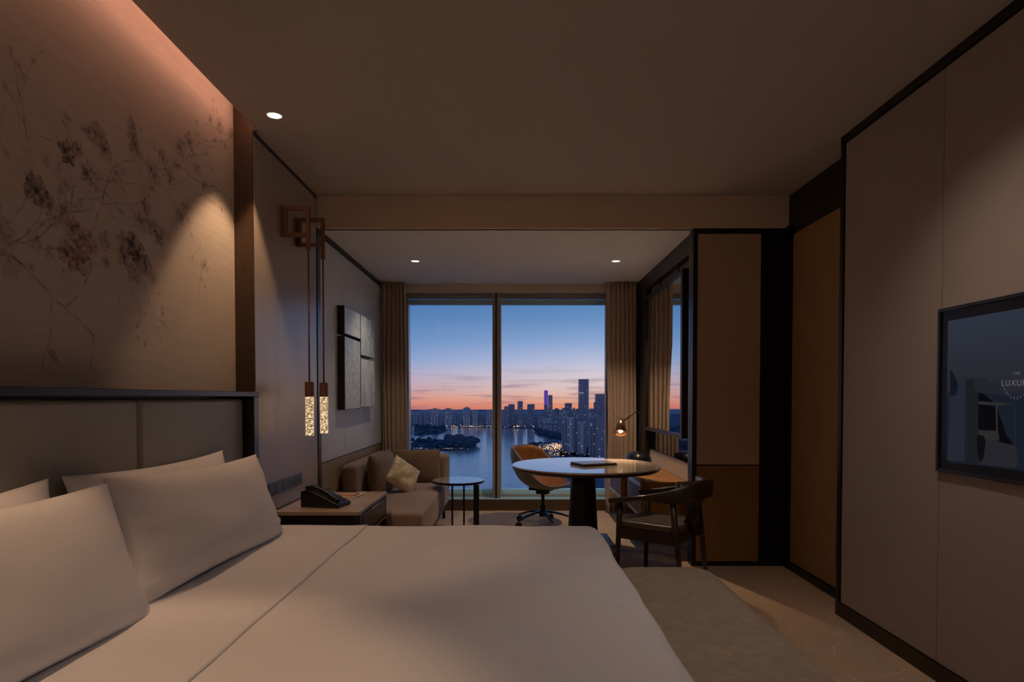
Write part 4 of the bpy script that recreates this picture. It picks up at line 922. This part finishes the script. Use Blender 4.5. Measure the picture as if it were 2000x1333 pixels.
# mid-rise blocks
MID = ['mid-rise block furthest left behind the wooded point', 'long low mid-rise block above the wooded point', 'mid-rise block just right of the purple tower foot', 'wide mid-rise block nearest the wooded point',
       'narrow mid-rise block left of the first near apartment tower', 'mid-rise block rising directly behind the first near apartment tower', 'mid-rise block in front of the tallest skyscraper foot', 'mid-rise block right of the tallest skyscraper foot']
for kk, (x0, x1, yt, yb) in enumerate([(1050, 1062, 815, 836), (1060, 1078, 818, 840), (1079, 1092, 812, 843), (1066, 1090, 826, 848), (1092, 1100, 806, 850), (1100, 1110, 803, 845), (1120, 1134, 806, 850), (1150, 1162, 808, 852)]):
    tower(x0, x1, yt, yb, m=random.choice((0, 1)), label=MID[kk], group='mid-rise blocks on the right shore', lit=.10, cap=False)
# near apartment towers on the right
for x0, x1, yt, yb, m, lb in [(1098, 1108, 813, 884, 1, 'narrow left wing of the near mauve apartment tower'), (1108, 1121, 815, 887, 2, 'mauve-grey apartment tower, the leftmost of the near ones'), (1121, 1128, 818, 886, 0, 'slim dark slab between the two near mauve towers'),
                              (1129, 1144, 824, 893, 2, 'second near mauve apartment tower, left of the dark gap'), (1146, 1151, 812, 872, 3, 'thin dark blue tower behind the near apartment towers'), (1152, 1164, 812, 900, 1, 'near grey apartment tower with lit windows, left of the last one'), (1165, 1182, 810, 905, 0, 'near dark apartment tower touching the right curtain'), (1184, 1210, 806, 905, 1, 'near tower hidden mostly behind the right curtain')]:
    tower(x0, x1, yt, yb, m=m, label=lb, lit=.05, cell=3.4)
tower(804, 809, 833, 853, m=2, label='lone pale slab on the dark left shore', lit=.05, cap=False)
# street, shore and road lamps
def sparks(name, label, gen, m, sz):
    mb = MB()
    for px, py, k in gen:
        Y = gy(py); s_ = sz * Y / F * k; x = (px - CX) / F * Y; mb.add([(x - s_, Y, G + 5), (x + s_, Y, G + 5), (x, Y - s_, G + 5), (x, Y + s_, G + 5), (x, Y, G + 5 - s_), (x, Y, G + 5 + s_)], [(0, 2, 5), (2, 1, 5), (1, 3, 5), (3, 0, 5), (0, 4, 2), (2, 4, 1), (1, 4, 3), (3, 4, 0)])
    o = mb.build(name, m); return tag(o, label, 'lights', kind='stuff')
rd = random.Random(12)
E_w = emis('lamp_warm', (1, .50, .20, 1), 5); E_c = emis('lamp_cool', (1, .85, .7, 1), 6)
sparks('shore_lamps', 'rows of warm lamps along the far shore', [(rd.uniform(880, 1060), rd.gauss(836, 1.0), rd.uniform(.4, 1)) for _ in range(60)], E_w, .5)
sparks('bridge_lamps', 'white lamps along the far shore road below the skyline', [(rd.uniform(870, 1100), rd.gauss(835, 1.4), rd.uniform(.4, 1)) for _ in range(45)], E_c, .45)
def road(n_, spread):
    out = []
    for _ in range(n_):
        t_ = rd.random(); px = 1040 + 75 * t_ + rd.gauss(0, spread); py = 886 - 20 * t_ + rd.gauss(0, 3.2) + 14 * max(0, t_ - .5)
        out.append((px, max(862, py), rd.uniform(.35, 1)))
    for _ in range(n_ // 2): out.append((1075 + rd.gauss(0, 10) + rd.random() * 22, 872 + rd.random() * 24, rd.uniform(.3, 1)))
    return out
sparks('road_lamps', 'dense orange road lights and traffic behind the swivel chair', road(210, 5), E_w, .55)
sparks('road_headlamps', 'white headlamps and signs along the shore road', road(70, 4), E_c, .45)
sparks('island_lamps', 'scattered lamps along the wooded spit', [(rd.uniform(795, 915), 881 + rd.uniform(-1, 1), rd.uniform(.3, .8)) for _ in range(34)] + [(804, 868, 1.3)], E_c, .45)
sparks('town_lamps', 'scattered street lamps between the right-hand towers', [(rd.uniform(1095, 1180), rd.uniform(850, 905), rd.uniform(.3, .9)) for _ in range(70)], E_w, .5)
sparks('quay_lamps', 'red and white lights on the near quay below the window', [(rd.uniform(902, 1000), rd.uniform(958, 966), rd.uniform(.3, .9)) for _ in range(26)], emis('lamp_red', (1, .15, .08, 1), 3), .5)
